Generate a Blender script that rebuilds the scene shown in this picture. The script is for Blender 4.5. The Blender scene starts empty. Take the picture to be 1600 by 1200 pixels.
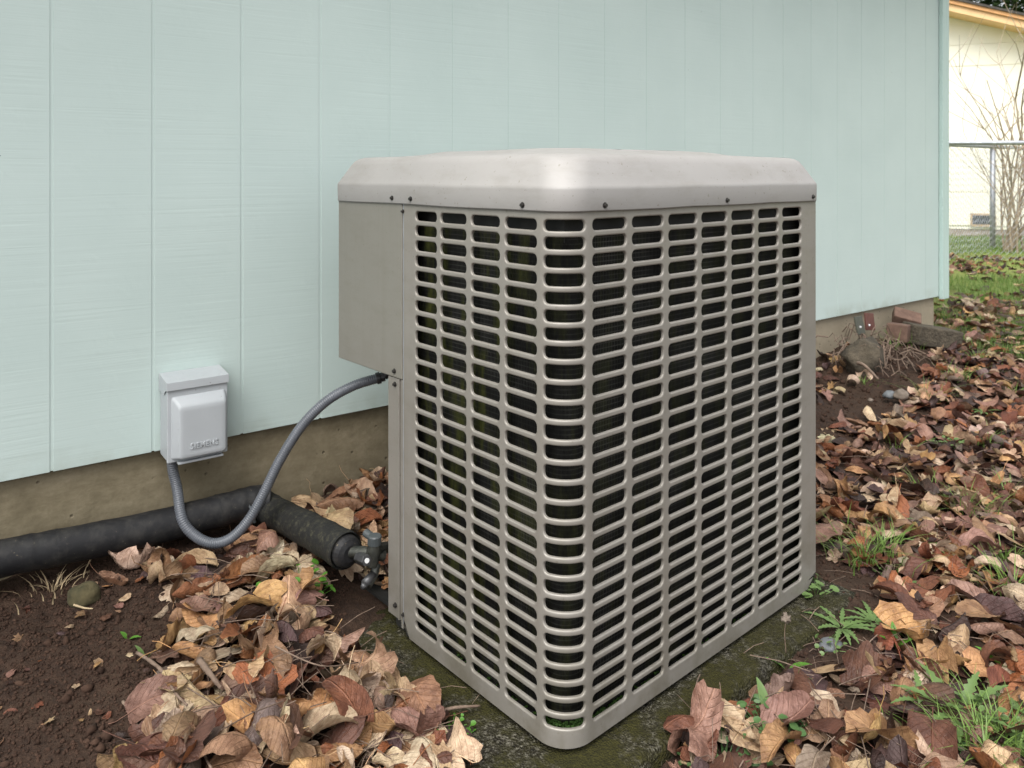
import bpy, math, random
import numpy as np
from mathutils import Vector, Matrix, noise as mnoise

random.seed(7)
rng = np.random.default_rng(11)
scene = bpy.context.scene
COL = scene.collection

# ------------------------------------------------------------------ camera, sky, sun, exposure
CAM_H = 0.917
cam_data = bpy.data.cameras.new("camera")
cam_data.sensor_fit = 'HORIZONTAL'
cam_data.sensor_width = 36.0
cam_data.lens = 36.0 * 1232 / 1600
cam_data.shift_y = -(600 - 269) / 1600
cam_data.clip_start = 0.05
cam_data.clip_end = 500
cam_data.dof.use_dof = True
cam_data.dof.focus_distance = 1.5
cam_data.dof.aperture_fstop = 9.0
cam = bpy.data.objects.new("camera", cam_data)
COL.objects.link(cam)
cam.location = (0, 0, CAM_H)
cam.rotation_euler = (math.radians(90), 0, 0)
scene.camera = cam

SUN_EL, SUN_AZ = 58.0, 205.0      # azimuth clockwise from +Y: behind the camera, a little to its left
world = bpy.data.worlds.new("World")
scene.world = world
world.use_nodes = True
wn, wl = world.node_tree.nodes, world.node_tree.links
wn.clear()
sky = wn.new("ShaderNodeTexSky")
sky.sky_type = 'NISHITA'
sky.sun_disc = False
sky.sun_elevation = math.radians(SUN_EL)
sky.sun_rotation = math.radians(SUN_AZ)
sky.air_density = 1.0
sky.dust_density = 3.0
hsv = wn.new("ShaderNodeHueSaturation")
hsv.inputs['Saturation'].default_value = 0.18
bg = wn.new("ShaderNodeBackground")
bg.inputs['Strength'].default_value = 0.15
wo = wn.new("ShaderNodeOutputWorld")
wl.new(sky.outputs[0], hsv.inputs['Color'])
wl.new(hsv.outputs[0], bg.inputs['Color'])
wl.new(bg.outputs[0], wo.inputs['Surface'])

sun_data = bpy.data.lights.new("sun", 'SUN')
sun_data.energy = 1.8
sun_data.angle = math.radians(50)
sun_data.color = (1.0, 0.97, 0.93)
sun = bpy.data.objects.new("sun", sun_data)
COL.objects.link(sun)
az, el = math.radians(SUN_AZ), math.radians(SUN_EL)
sdir = Vector((math.sin(az) * math.cos(el), math.cos(az) * math.cos(el), math.sin(el)))
sun.rotation_euler = sdir.to_track_quat('Z', 'Y').to_euler()
sun.location = (0, -4, 8)

scene.view_settings.view_transform = 'Standard'
scene.view_settings.look = 'None'
scene.view_settings.gamma = 1
scene.view_settings.use_curve_mapping = False
scene.view_settings.exposure = 1.04
scene.cycles.max_bounces = 8

# ------------------------------------------------------------------ measures of the place
F = 1232.0
def at(px, py, z):
    """the point at height z that the photograph shows at (px, py)"""
    Y = (CAM_H - z) * F / (py - 269)
    return Vector(((px - 800) / F * Y, Y, z))
def atY(px, py, Y):
    return Vector(((px - 800) / F * Y, Y, CAM_H - (py - 269) * Y / F))
def proj(p):
    return 800 + F * p[0] / p[1], 269 + F * (CAM_H - p[2]) / p[1]

UC = Vector((0.0832, 1.25, 0))                      # front corner of the unit
UANG = math.radians(41.55)
eR = Vector((math.cos(UANG), math.sin(UANG), 0))
eL = Vector((-math.sin(UANG), math.cos(UANG), 0))
UW, UD = 0.812, 0.718                               # widths along eR and eL
W0 = Vector((-0.759, 1.87, 0))                      # a point at the foot of the house wall
eW = Vector((0.80076, 0.59899, 0))
nW = Vector((eW.y, -eW.x, 0))                       # away from the wall
WANG = math.atan2(eW.y, eW.x)
SID_Z = 0.272
def wallp(s, d=0.0, z=0.0):
    return W0 + eW * s + nW * d + Vector((0, 0, z))
def wcoord(p):
    v = Vector((p[0], p[1], 0)) - W0
    return v.dot(eW), v.dot(nW)
def ucoord(p):
    v = Vector((p[0], p[1], 0)) - UC
    return v.dot(eR), v.dot(eL)

# ------------------------------------------------------------------ materials
def new_mat(name):
    m = bpy.data.materials.new(name)
    m.use_nodes = True
    m.node_tree.nodes.clear()
    return m
class NT:
    def __init__(s, name, rough=0.6, spec=0.5):
        s.m = new_mat(name); s.t = s.m.node_tree
        s.out = s.n("ShaderNodeOutputMaterial"); s.b = s.n("ShaderNodeBsdfPrincipled")
        s.l(s.b.outputs[0], s.out.inputs[0])
        s.b.inputs['Roughness'].default_value = rough
        s.b.inputs['Specular IOR Level'].default_value = spec
    def n(s, t, **kw):
        o = s.t.nodes.new(t)
        for k, v in kw.items(): setattr(o, k, v)
        return o
    def l(s, a, b): s.t.links.new(a, b)
    def coord(s, kind='Object', scale=(1, 1, 1), rot=(0, 0, 0)):
        if kind == 'World':
            src = s.n("ShaderNodeNewGeometry").outputs['Position']
        else:
            src = s.n("ShaderNodeTexCoord").outputs[kind]
        mp = s.n("ShaderNodeMapping")
        mp.inputs['Scale'].default_value = scale
        mp.inputs['Rotation'].default_value = rot
        s.l(src, mp.inputs['Vector'])
        return mp.outputs[0]
    def noise(s, vec, scale=5, detail=4, rough=0.55, dist=0.0):
        o = s.n("ShaderNodeTexNoise")
        o.inputs['Scale'].default_value = scale; o.inputs['Detail'].default_value = detail
        o.inputs['Roughness'].default_value = rough; o.inputs['Distortion'].default_value = dist
        if vec is not None: s.l(vec, o.inputs['Vector'])
        return o.outputs['Fac']
    def ramp(s, fac, stops, interp='LINEAR'):
        r = s.n("ShaderNodeValToRGB"); e = r.color_ramp.elements; r.color_ramp.interpolation = interp
        while len(e) < len(stops): e.new(0.5)
        for k, (p, c) in enumerate(stops):
            e[k].position = p
            e[k].color = (c, c, c, 1) if isinstance(c, (int, float)) else (*c, 1)
        s.l(fac, r.inputs[0]); return r.outputs[0]
    def mix(s, fac, a, b, mode='MIX'):
        o = s.n("ShaderNodeMix", data_type='RGBA', blend_type=mode)
        for sock, v in ((o.inputs[0], fac), (o.inputs[6], a), (o.inputs[7], b)):
            if hasattr(v, 'is_linked') or hasattr(v, 'links'): s.l(v, sock)
            elif isinstance(v, (int, float)): sock.default_value = v if sock is o.inputs[0] or sock.type == 'VALUE' else (v, v, v, 1)
            else: sock.default_value = (*v, 1)
        return o.outputs[2]
    def math(s, op, a, b=None, clamp=False):
        o = s.n("ShaderNodeMath", operation=op, use_clamp=clamp)
        for k, v in enumerate((a, b)):
            if v is None: continue
            if isinstance(v, (int, float)): o.inputs[k].default_value = v
            else: s.l(v, o.inputs[k])
        return o.outputs[0]
    def bump(s, h, strength=0.3, dist=0.01, prev=None):
        o = s.n("ShaderNodeBump"); o.inputs['Strength'].default_value = strength
        o.inputs['Distance'].default_value = dist
        s.l(h, o.inputs['Height'])
        if prev is not None: s.l(prev, o.inputs['Normal'])
        return o.outputs[0]
    def color(s, c):
        if isinstance(c, tuple): s.b.inputs['Base Color'].default_value = (*c, 1)
        else: s.l(c, s.b.inputs['Base Color'])
    def normal(s, n): s.l(n, s.b.inputs['Normal'])
    def rough(s, r): s.l(r, s.b.inputs['Roughness'])

def mat_siding():
    t = NT("mint_painted_siding", 0.62, 0.35)
    v = t.coord('World', rot=(0, 0, -WANG))
    mp = t.n("ShaderNodeMapping"); mp.inputs['Scale'].default_value = (1.6, 1, 95); t.l(v, mp.inputs[0])
    warp = t.noise(v, 2.0, 2)
    wc = t.n("ShaderNodeCombineXYZ"); t.l(t.math('MULTIPLY', warp, 1.2), wc.inputs[2])
    va = t.n("ShaderNodeVectorMath", operation='ADD'); t.l(mp.outputs[0], va.inputs[0]); t.l(wc.outputs[0], va.inputs[1])
    lines = t.noise(va.outputs[0], 1.0, 2, 0.6)
    mp2 = t.n("ShaderNodeMapping"); mp2.inputs['Scale'].default_value = (5, 1, 260); t.l(v, mp2.inputs[0])
    va2 = t.n("ShaderNodeVectorMath", operation='ADD'); t.l(mp2.outputs[0], va2.inputs[0]); t.l(wc.outputs[0], va2.inputs[1])
    fine = t.noise(va2.outputs[0], 1.0, 2, 0.6)
    strength_mask = t.ramp(t.noise(v, 5.0, 3), [(0.35, 0.25), (0.68, 1.0)])
    rag = t.noise(v, 70, 4, 0.65)
    ragm = t.ramp(t.noise(v, 14, 3), [(0.56, 0.0), (0.68, 1.0)])
    lines_s = t.ramp(lines, [(0.38, 0.0), (0.5, 0.8), (0.62, 1.0)])
    h1 = t.math('MULTIPLY', lines_s, strength_mask)
    h = t.math('ADD', t.math('MULTIPLY', h1, 0.34), t.math('MULTIPLY', fine, 0.42))
    h = t.math('ADD', h, t.math('MULTIPLY', t.math('MULTIPLY', rag, ragm), 0.5))
    t.normal(t.bump(h, 0.35, 0.0017))
    base = t.mix(t.ramp(t.noise(v, 2.4, 6, 0.62), [(0.3, 0.0), (0.7, 1.0)]), (0.450, 0.542, 0.514), (0.492, 0.582, 0.552))
    # fly specks and small chips
    vo = t.n("ShaderNodeTexVoronoi"); vo.inputs['Scale'].default_value = 9.0; t.l(v, vo.inputs['Vector'])
    sp = t.math('LESS_THAN', vo.outputs['Distance'], 0.012)
    base = t.mix(t.math('MULTIPLY', sp, 0.75), base, (0.10, 0.12, 0.10))
    # splash dirt near the foundation
    sx = t.n("ShaderNodeSeparateXYZ"); t.l(v, sx.inputs[0])
    low = t.ramp(sx.outputs['Z'], [(0.265, 1.0), (0.33, 0.0)])
    dirt = t.math('MULTIPLY', low, t.ramp(t.noise(v, 9, 5), [(0.42, 0.0), (0.7, 0.55)]))
    base = t.mix(dirt, base, (0.24, 0.25, 0.18))
    t.color(base)
    return t.m
def mat_trim():
    t = NT("mint_painted_trim", 0.5, 0.4)
    v = t.coord('World'); t.color(t.mix(t.noise(v, 6), (0.40, 0.52, 0.48), (0.46, 0.58, 0.54)))
    t.normal(t.bump(t.noise(t.coord('World', (40, 40, 3)), 3), 0.2, 0.002)); return t.m
def mat_foundation():
    t = NT("board_marked_foundation_concrete", 0.9, 0.2)
    v = t.coord('World', rot=(0, 0, -WANG))
    mp = t.n("ShaderNodeMapping"); mp.inputs['Scale'].default_value = (7, 1, 26); t.l(v, mp.inputs[0])
    grain = t.math('ADD', t.math('MULTIPLY', t.noise(mp.outputs[0], 1.0, 7, 0.7), 0.45), t.math('MULTIPLY', t.noise(v, 24, 8, 0.75), 0.55))
    c = t.ramp(grain, [(0.25, (0.095, 0.078, 0.048)), (0.5, (0.205, 0.172, 0.112)), (0.72, (0.31, 0.265, 0.185))])
    stain = t.ramp(t.noise(v, 2.3, 5, 0.6), [(0.35, 1.0), (0.62, 0.0)])
    c = t.mix(t.math('MULTIPLY', stain, 0.6), c, (0.12, 0.10, 0.06))
    sx = t.n("ShaderNodeSeparateXYZ"); t.l(v, sx.inputs[0])
    pale = t.math('MULTIPLY', t.ramp(t.math('MULTIPLY', sx.outputs['X'], 0.2), [(0.32, 0.0), (0.46, 1.0)]), 0.55)
    c = t.mix(pale, c, (0.36, 0.31, 0.235))
    pit = t.n("ShaderNodeTexVoronoi"); pit.inputs['Scale'].default_value = 26; t.l(v, pit.inputs['Vector'])
    pm = t.ramp(pit.outputs['Distance'], [(0.05, 1.0), (0.12, 0.0)])
    c = t.mix(t.math('MULTIPLY', pm, 0.6), c, (0.07, 0.055, 0.035))
    t.color(c)
    h = t.math('ADD', grain, t.math('MULTIPLY', t.noise(v, 60, 5), 0.6))
    h = t.math('SUBTRACT', h, pm)
    t.normal(t.bump(h, 0.6, 0.004)); return t.m
def mat_cabinet(name, c1, c2, rough, streak=0.0):
    t = NT(name, rough, 0.5)
    v = t.coord('Object')
    fac = t.ramp(t.noise(v, 3.0, 5, 0.6), [(0.3, 0.0), (0.75, 1.0)])
    c = t.mix(fac, c1, c2)
    run = t.ramp(t.noise(t.coord('Object', (30, 30, 1.2)), 1.6, 4), [(0.5, 0.0), (0.78, 1.0)])
    c = t.mix(t.math('MULTIPLY', run, 0.0 if streak else 0.20), c, (0.16, 0.14, 0.105))
    sx = t.n("ShaderNodeSeparateXYZ"); t.l(v, sx.inputs[0])
    low = t.math('MULTIPLY', t.ramp(sx.outputs['Z'], [(0.0, 1.0), (0.24, 0.0)]), t.ramp(t.noise(v, 12, 5, 0.65), [(0.42, 0.0), (0.72, 0.75)]))
    c = t.mix(low, c, (0.11, 0.095, 0.06))
    film = t.ramp(t.noise(t.coord('Object', (3, 3, 9)), 3.2, 7, 0.7), [(0.48, 0.0), (0.75, 0.28)])
    c = t.mix(film, c, (0.15, 0.135, 0.10))
    specks = t.ramp(t.noise(v, 130, 2), [(0.68, 0.0), (0.73, 0.6)])
    c = t.mix(specks, c, (0.17, 0.15, 0.12))
    t.color(c)
    t.rough(t.ramp(t.noise(v, 9, 6, 0.65), [(0.3, rough - 0.07), (0.7, rough + 0.16)]))
    t.b.inputs['Metallic'].default_value = 0.05 if streak else 0.25
    t.normal(t.bump(t.noise(v, 4.5, 3), 0.10, 0.02, t.bump(t.noise(v, 260, 2), 0.05, 0.001)))
    return t.m
def mat_coil():
    t = NT("dark_condenser_fins", 0.7, 0.15)
    v = t.coord('UV')
    w = t.n("ShaderNodeTexWave", wave_type='BANDS', bands_direction='X'); w.inputs['Scale'].default_value = 78; w.inputs['Distortion'].default_value = 0.5; t.l(v, w.inputs['Vector'])
    w2 = t.n("ShaderNodeTexWave", wave_type='BANDS', bands_direction='Y'); w2.inputs['Scale'].default_value = 38; t.l(v, w2.inputs['Vector'])
    wire = t.math('MAXIMUM', t.ramp(w.outputs['Fac'], [(0.75, 0.0), (0.95, 1.0)]), t.ramp(w2.outputs['Fac'], [(0.8, 0.0), (0.96, 1.0)]))
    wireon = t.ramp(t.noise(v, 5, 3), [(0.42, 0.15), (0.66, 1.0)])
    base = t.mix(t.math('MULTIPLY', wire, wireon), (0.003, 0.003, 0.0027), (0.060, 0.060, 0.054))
    mp = t.n("ShaderNodeMapping"); mp.inputs['Scale'].default_value = (22, 5, 1); t.l(v, mp.inputs[0])
    moss = t.noise(mp.outputs[0], 1.0, 5, 0.7)
    sx = t.n("ShaderNodeSeparateXYZ"); t.l(v, sx.inputs[0])
    left = t.ramp(sx.outputs['X'], [(0.30, 1.0), (0.52, 0.25)])
    mk = t.math('MULTIPLY', t.ramp(moss, [(0.47, 0.0), (0.64, 1.0)]), left)
    base = t.mix(mk, base, t.mix(t.noise(v, 90, 3), (0.016, 0.022, 0.005), (0.085, 0.090, 0.018)))
    t.color(base)
    t.normal(t.bump(t.math('ADD', w.outputs['Fac'], t.math('MULTIPLY', moss, 2.0)), 0.6, 0.003)); return t.m
def mat_plain(name, c1, c2, rough=0.5, scale=20, bump=0.1, dist=0.002, metal=0.0, spec=0.5):
    t = NT(name, rough, spec); v = t.coord('Object')
    f = t.ramp(t.noise(v, scale, 5, 0.6), [(0.3, 0.0), (0.7, 1.0)])
    t.color(t.mix(f, c1, c2)); t.b.inputs['Metallic'].default_value = metal
    t.normal(t.bump(t.noise(v, scale * 4, 4), bump, dist)); return t.m
def mat_box():
    t = NT("weathered_grey_enclosure", 0.42, 0.5); v = t.coord('Object')
    c = t.mix(t.noise(v, 14, 5), (0.345, 0.368, 0.382), (0.405, 0.428, 0.442))
    dirt = t.ramp(t.noise(v, 55, 4, 0.7), [(0.66, 0.0), (0.72, 0.9)])
    c = t.mix(dirt, c, (0.10, 0.08, 0.06))
    t.color(c); t.rough(t.ramp(t.noise(v, 30, 4), [(0.3, 0.34), (0.7, 0.6)]))
    t.normal(t.bump(t.noise(v, 90, 2), 0.06, 0.001)); return t.m
def mat_foam():
    t = NT("black_pipe_foam", 0.62, 0.35); v = t.coord('Object')
    dust = t.ramp(t.noise(v, 30, 6, 0.7), [(0.45, 0.0), (0.75, 1.0)])
    c = t.mix(dust, (0.009, 0.009, 0.010), (0.034, 0.032, 0.029))
    chips = t.ramp(t.noise(v, 120, 3, 0.7), [(0.68, 0.0), (0.72, 0.6)])
    c = t.mix(chips, c, (0.20, 0.16, 0.10))
    t.color(c); t.normal(t.bump(t.noise(v, 70, 5), 0.35, 0.002)); return t.m
def mat_tape():
    t = NT("black_wrap_tape", 0.75, 0.3); v = t.coord('Object')
    moss = t.ramp(t.noise(v, 75, 8, 0.8), [(0.50, 0.0), (0.70, 1.0)])
    c = t.mix(moss, (0.012, 0.012, 0.011), (0.058, 0.054, 0.034))
    t.color(c); t.normal(t.bump(t.noise(v, 110, 5, 0.7), 0.6, 0.0025)); return t.m
def mat_ground():
    t = NT("dark_soil_and_lawn_earth", 0.9, 0.3); v = t.coord('World')
    n1 = t.noise(v, 3.0, 6, 0.65); n2 = t.noise(v, 55, 5, 0.7); n3 = t.noise(v, 210, 3, 0.7)
    c = t.ramp(n2, [(0.3, (0.012, 0.006, 0.004)), (0.55, (0.034, 0.018, 0.011)), (0.78, (0.065, 0.037, 0.024))])
    c = t.mix(t.ramp(n1, [(0.4, 0.0), (0.7, 0.6)]), c, (0.062, 0.038, 0.022))
    sx = t.n("ShaderNodeSeparateXYZ"); t.l(v, sx.inputs[0])
    # lawn begins past the leaves: green earth further off
    far = t.math('ADD', sx.outputs['Y'], t.math('MULTIPLY', sx.outputs['X'], 0.55))
    far = t.math('ADD', far, t.math('MULTIPLY', n1, 0.8))
    lawn = t.ramp(t.math('MULTIPLY', far, 0.1), [(0.55, 0.0), (0.66, 1.0)])
    g = t.mix(t.noise(v, 9, 6, 0.7), (0.11, 0.14, 0.03), (0.26, 0.30, 0.08))
    g = t.mix(t.ramp(n1, [(0.45, 0.0), (0.6, 0.35)]), g, (0.11, 0.085, 0.045))
    t.color(t.mix(lawn, c, g))
    h = t.math('ADD', t.math('MULTIPLY', n2, 1.0), t.math('MULTIPLY', n3, 0.5))
    t.normal(t.bump(h, 0.9, 0.008)); return t.m
def mat_pad():
    t = NT("mossy_wet_concrete", 0.75, 0.25); v = t.coord('World')
    n = t.noise(v, 130, 4, 0.75)
    c = t.ramp(n, [(0.3, (0.006, 0.005, 0.0035)), (0.50, (0.022, 0.019, 0.011)), (0.64, (0.15, 0.14, 0.11))])  # wet concrete tone, darkened further to stand in for shade at the unit's foot
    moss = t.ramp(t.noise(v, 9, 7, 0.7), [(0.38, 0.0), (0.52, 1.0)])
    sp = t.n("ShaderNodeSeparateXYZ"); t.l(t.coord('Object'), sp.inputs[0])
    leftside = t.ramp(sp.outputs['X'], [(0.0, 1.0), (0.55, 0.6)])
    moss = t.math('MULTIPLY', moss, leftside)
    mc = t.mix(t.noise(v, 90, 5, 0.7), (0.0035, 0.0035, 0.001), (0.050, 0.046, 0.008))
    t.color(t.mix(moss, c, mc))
    t.rough(t.mix(moss, 0.48, 0.95))
    vo = t.n("ShaderNodeTexVoronoi"); vo.inputs['Scale'].default_value = 240; t.l(v, vo.inputs['Vector'])
    h = t.math('ADD', vo.outputs['Distance'], t.noise(v, 60, 5, 0.7))
    t.normal(t.bump(h, 1.0, 0.004)); return t.m
def mat_leaf():
    t = NT("dry_fallen_leaf", 0.55, 0.5)
    a = t.n("ShaderNodeAttribute"); a.attribute_name = "leaf_col"
    uv = t.n("ShaderNodeTexCoord").outputs['UV']
    sx = t.n("ShaderNodeSeparateXYZ"); t.l(uv, sx.inputs[0])
    av = t.math('ABSOLUTE', sx.outputs['Y'])
    mid = t.ramp(av, [(0.004, 1.0), (0.020, 0.0)])
    sd = t.math('SUBTRACT', t.math('MULTIPLY', sx.outputs['X'], 8.5), t.math('MULTIPLY', av, 8.0))
    fr = t.math('ABSOLUTE', t.math('SUBTRACT', t.math('FRACT', sd), 0.5))
    side = t.ramp(fr, [(0.02, 1.0), (0.09, 0.0)])
    vein = t.math('MAXIMUM', mid, t.math('MULTIPLY', side, 0.6))
    wp = t.coord('World')
    blot = t.ramp(t.noise(wp, 38, 5, 0.65), [(0.40, 0.0), (0.60, 1.0)])
    spots = t.ramp(t.noise(wp, 210, 3, 0.7), [(0.58, 0.0), (0.70, 1.0)])
    dark = t.mix(1.0, a.outputs['Color'], (0.42, 0.33, 0.29), 'MULTIPLY')
    c = t.mix(t.math('MULTIPLY', blot, 0.75), a.outputs['Color'], dark)
    c = t.mix(t.math('MULTIPLY', spots, 0.45), c, (0.035, 0.022, 0.015))
    lite = t.mix(1.0, a.outputs['Color'], (1.35, 1.3, 1.2), 'MULTIPLY')
    c = t.mix(t.math('MULTIPLY', vein, 0.55), c, lite)
    t.color(c)
    t.rough(t.ramp(t.noise(wp, 17, 3), [(0.35, 0.34), (0.65, 0.72)]))
    h = t.math('ADD', t.math('MULTIPLY', vein, 0.6), t.math('MULTIPLY', t.noise(wp, 95, 5, 0.7), 1.3))
    t.normal(t.bump(h, 0.9, 0.004))
    tr = t.n("ShaderNodeBsdfTranslucent"); t.l(c, tr.inputs[0])
    ms = t.n("ShaderNodeMixShader"); ms.inputs[0].default_value = 0.10
    t.l(t.b.outputs[0], ms.inputs[1]); t.l(tr.outputs[0], ms.inputs[2]); t.l(ms.outputs[0], t.out.inputs[0])
    return t.m
def mat_green(name, c1, c2, rough=0.45):
    t = NT(name, rough, 0.4)
    t.color(t.mix(t.noise(t.coord('World'), 60, 4), c1, c2))
    tr = t.n("ShaderNodeBsdfTranslucent"); tr.inputs[0].default_value = (*c2, 1)
    ms = t.n("ShaderNodeMixShader"); ms.inputs[0].default_value = 0.25
    t.l(t.b.outputs[0], ms.inputs[1]); t.l(tr.outputs[0], ms.inputs[2]); t.l(ms.outputs[0], t.out.inputs[0])
    return t.m
M = dict(
    siding=mat_siding(), trim=mat_trim(), found=mat_foundation(),
    cab=mat_cabinet("taupe_cabinet_paint", (0.232, 0.216, 0.190), (0.262, 0.245, 0.217), 0.44),
    box_cab=mat_cabinet("taupe_cover_paint", (0.215, 0.202, 0.172), (0.235, 0.222, 0.192), 0.36),
    lid=mat_cabinet("taupe_lid_paint", (0.275, 0.265, 0.252), (0.310, 0.299, 0.284), 0.56, 1),
    coil=mat_coil(), screw=mat_plain("black_screw_steel", (0.012, 0.012, 0.012), (0.05, 0.045, 0.04), 0.4, 60, metal=0.4),
    dark=mat_plain("dark_inner_metal", (0.012, 0.012, 0.011), (0.03, 0.03, 0.027), 0.7),  # near-black metal of the base pan, bracket and fan parts
    box=mat_box(), conduit=mat_plain("grey_flexible_conduit", (0.082, 0.090, 0.102), (0.112, 0.120, 0.136), 0.34, 30),
    fitting=mat_plain("dark_fitting", (0.03, 0.03, 0.032), (0.07, 0.07, 0.072), 0.4, 40, metal=0.3),
    foam=mat_foam(), tape=mat_tape(), valve=mat_plain("tarnished_valve_metal", (0.025, 0.028, 0.026), (0.075, 0.075, 0.062), 0.45, 60, 0.3, metal=0.6),
    cap=mat_plain("grey_plastic_cap", (0.035, 0.042, 0.044), (0.060, 0.068, 0.070), 0.5, 50),
    white=mat_plain("white_print", (0.55, 0.55, 0.55), (0.7, 0.7, 0.7), 0.5),
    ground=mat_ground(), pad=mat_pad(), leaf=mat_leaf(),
    clod=mat_plain("soil_crumb", (0.020, 0.010, 0.006), (0.062, 0.034, 0.022), 0.9, 45, 0.6, 0.002, spec=0.25),
    grass=mat_green("fresh_grass_blade", (0.085, 0.155, 0.028), (0.19, 0.29, 0.070)),
    drygrass=mat_plain("dead_straw", (0.30, 0.22, 0.13), (0.42, 0.33, 0.20), 0.8, 50),
    weed=mat_green("weed_leaf_green", (0.085, 0.150, 0.045), (0.16, 0.24, 0.080)),
    bright=mat_green("bright_seedling_green", (0.055, 0.165, 0.018), (0.11, 0.26, 0.035)),
    clover=mat_green("clover_leaf_green", (0.050, 0.115, 0.036), (0.10, 0.18, 0.062)),
    moss=mat_green("deep_moss_green", (0.014, 0.042, 0.004), (0.045, 0.105, 0.012), 0.8),
    twig=mat_plain("dead_twig_bark", (0.10, 0.065, 0.045), (0.21, 0.15, 0.11), 0.8, 60, 0.4),
    brick=mat_plain("worn_red_brick", (0.085, 0.048, 0.033), (0.165, 0.098, 0.070), 0.85, 30, 0.5, 0.003),
    darkplate=mat_plain("dark_green_grey_tile", (0.045, 0.05, 0.038), (0.08, 0.08, 0.06), 0.6, 40, 0.3),
    redplate=mat_plain("dark_red_tile", (0.075, 0.022, 0.018), (0.13, 0.05, 0.035), 0.55, 40, 0.3),
    block=mat_plain("old_concrete_block", (0.032, 0.025, 0.016), (0.105, 0.085, 0.058), 0.95, 22, 1.0, 0.010),
    stone=mat_plain("round_field_stone", (0.085, 0.065, 0.05), (0.20, 0.16, 0.125), 0.8, 30, 0.5, 0.003),
    mossrock=mat_plain("mossy_rock", (0.025, 0.024, 0.008), (0.09, 0.072, 0.032), 0.9, 30, 0.6, 0.003),
    bluestone=mat_plain("blue_grey_stone", (0.085, 0.092, 0.10), (0.16, 0.17, 0.175), 0.7, 30, 0.4, 0.003),
    galv=mat_plain("galvanized_steel", (0.30, 0.32, 0.35), (0.45, 0.47, 0.50), 0.45, 30, 0.1, metal=0.6),
    cream=mat_plain("cream_house_siding", (0.88, 0.85, 0.73), (0.90, 0.875, 0.77), 0.7, 2, 0.1),
    fascia=mat_plain("orange_stained_fascia", (0.52, 0.26, 0.10), (0.66, 0.36, 0.15), 0.6, 8, 0.2),
    fascia2=mat_plain("pale_fascia_board", (0.72, 0.46, 0.23), (0.80, 0.53, 0.28), 0.6, 8, 0.2),
    roof=mat_plain("dark_asphalt_shingle", (0.04, 0.035, 0.03), (0.08, 0.07, 0.06), 0.9, 25, 0.5),
    ventm=mat_plain("vent_grille_dark", (0.05, 0.055, 0.065), (0.10, 0.11, 0.13), 0.6),
    ventf=mat_plain("vent_frame_tan", (0.40, 0.30, 0.20), (0.5, 0.38, 0.26), 0.6),
    nfound=mat_plain("neighbour_foundation", (0.28, 0.235, 0.20), (0.40, 0.345, 0.30), 0.9, 9, 0.4),
    bark=mat_plain("pale_shrub_bark", (0.24, 0.185, 0.125), (0.40, 0.33, 0.24), 0.85, 30, 0.4),
    trunk=mat_plain("grey_tree_bark", (0.16, 0.14, 0.11), (0.32, 0.29, 0.25), 0.9, 6, 0.5, 0.02),
    ever=mat_green("dark_evergreen_needles", (0.018, 0.040, 0.012), (0.05, 0.09, 0.025), 0.7),
    soffit=mat_plain("painted_soffit", (0.42, 0.50, 0.47), (0.48, 0.56, 0.52), 0.7, 5),
)

# ------------------------------------------------------------------ mesh helpers
class MB:
    def __init__(s): s.v = []; s.f = []; s.uv = None
    def add(s, vs, fs):
        o = len(s.v); s.v.extend([tuple(p) for p in vs]); s.f.extend([tuple(i + o for i in f) for f in fs]); return s
    def box(s, lo, hi, mat=None):
        x0, y0, z0 = lo; x1, y1, z1 = hi
        vs = [Vector(p) for p in ((x0,y0,z0),(x1,y0,z0),(x1,y1,z0),(x0,y1,z0),(x0,y0,z1),(x1,y0,z1),(x1,y1,z1),(x0,y1,z1))]
        if mat is not None: vs = [mat @ p for p in vs]
        return s.add(vs, [(0,3,2,1),(4,5,6,7),(0,1,5,4),(1,2,6,5),(2,3,7,6),(3,0,4,7)])
    def tube(s, path, rad, n=8, caps=True):
        path = [Vector(p) for p in path]; k = len(path)
        if not hasattr(rad, '__len__'): rad = [rad] * k
        vs = []; up = None
        for i, p in enumerate(path):
            d = (path[min(i+1, k-1)] - path[max(i-1, 0)])
            d = d.normalized() if d.length > 1e-9 else Vector((0,0,1))
            if up is None:
                up = Vector((0,0,1)) if abs(d.z) < 0.9 else Vector((1,0,0))
            side = d.cross(up)
            if side.length < 1e-6: side = d.cross(Vector((0.3, 1, 0.1)))
            side.normalize(); up = side.cross(d).normalized()
            for j in range(n):
                a = 2 * math.pi * j / n
                vs.append(p + (side * math.cos(a) + up * math.sin(a)) * rad[i])
        fs = [(i*n+j, i*n+(j+1)%n, (i+1)*n+(j+1)%n, (i+1)*n+j) for i in range(k-1) for j in range(n)]
        if caps:
            fs.append(tuple(range(n-1, -1, -1))); fs.append(tuple((k-1)*n + j for j in range(n)))
        return s.add(vs, fs)
    def build(s, name, mat, parent=None, smooth=False, bevel=0.0, loc=None, segs=2):
        me = bpy.data.meshes.new(name)
        me.from_pydata([tuple(p) for p in s.v], [], s.f); me.update()
        if smooth:
            me.polygons.foreach_set("use_smooth", [True] * len(me.polygons))
        me.materials.append(mat)
        o = bpy.data.objects.new(name, me); COL.objects.link(o)
        if parent is not None: o.parent = parent
        if loc is not None: o.location = loc
        if bevel > 0:
            b = o.modifiers.new("bevel", 'BEVEL'); b.width = bevel; b.segments = segs; b.limit_method = 'ANGLE'
            b.angle_limit = math.radians(35)
            if not smooth:
                w = o.modifiers.new("wn", 'WEIGHTED_NORMAL'); me.polygons.foreach_set("use_smooth", [True] * len(me.polygons))
        return o
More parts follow.
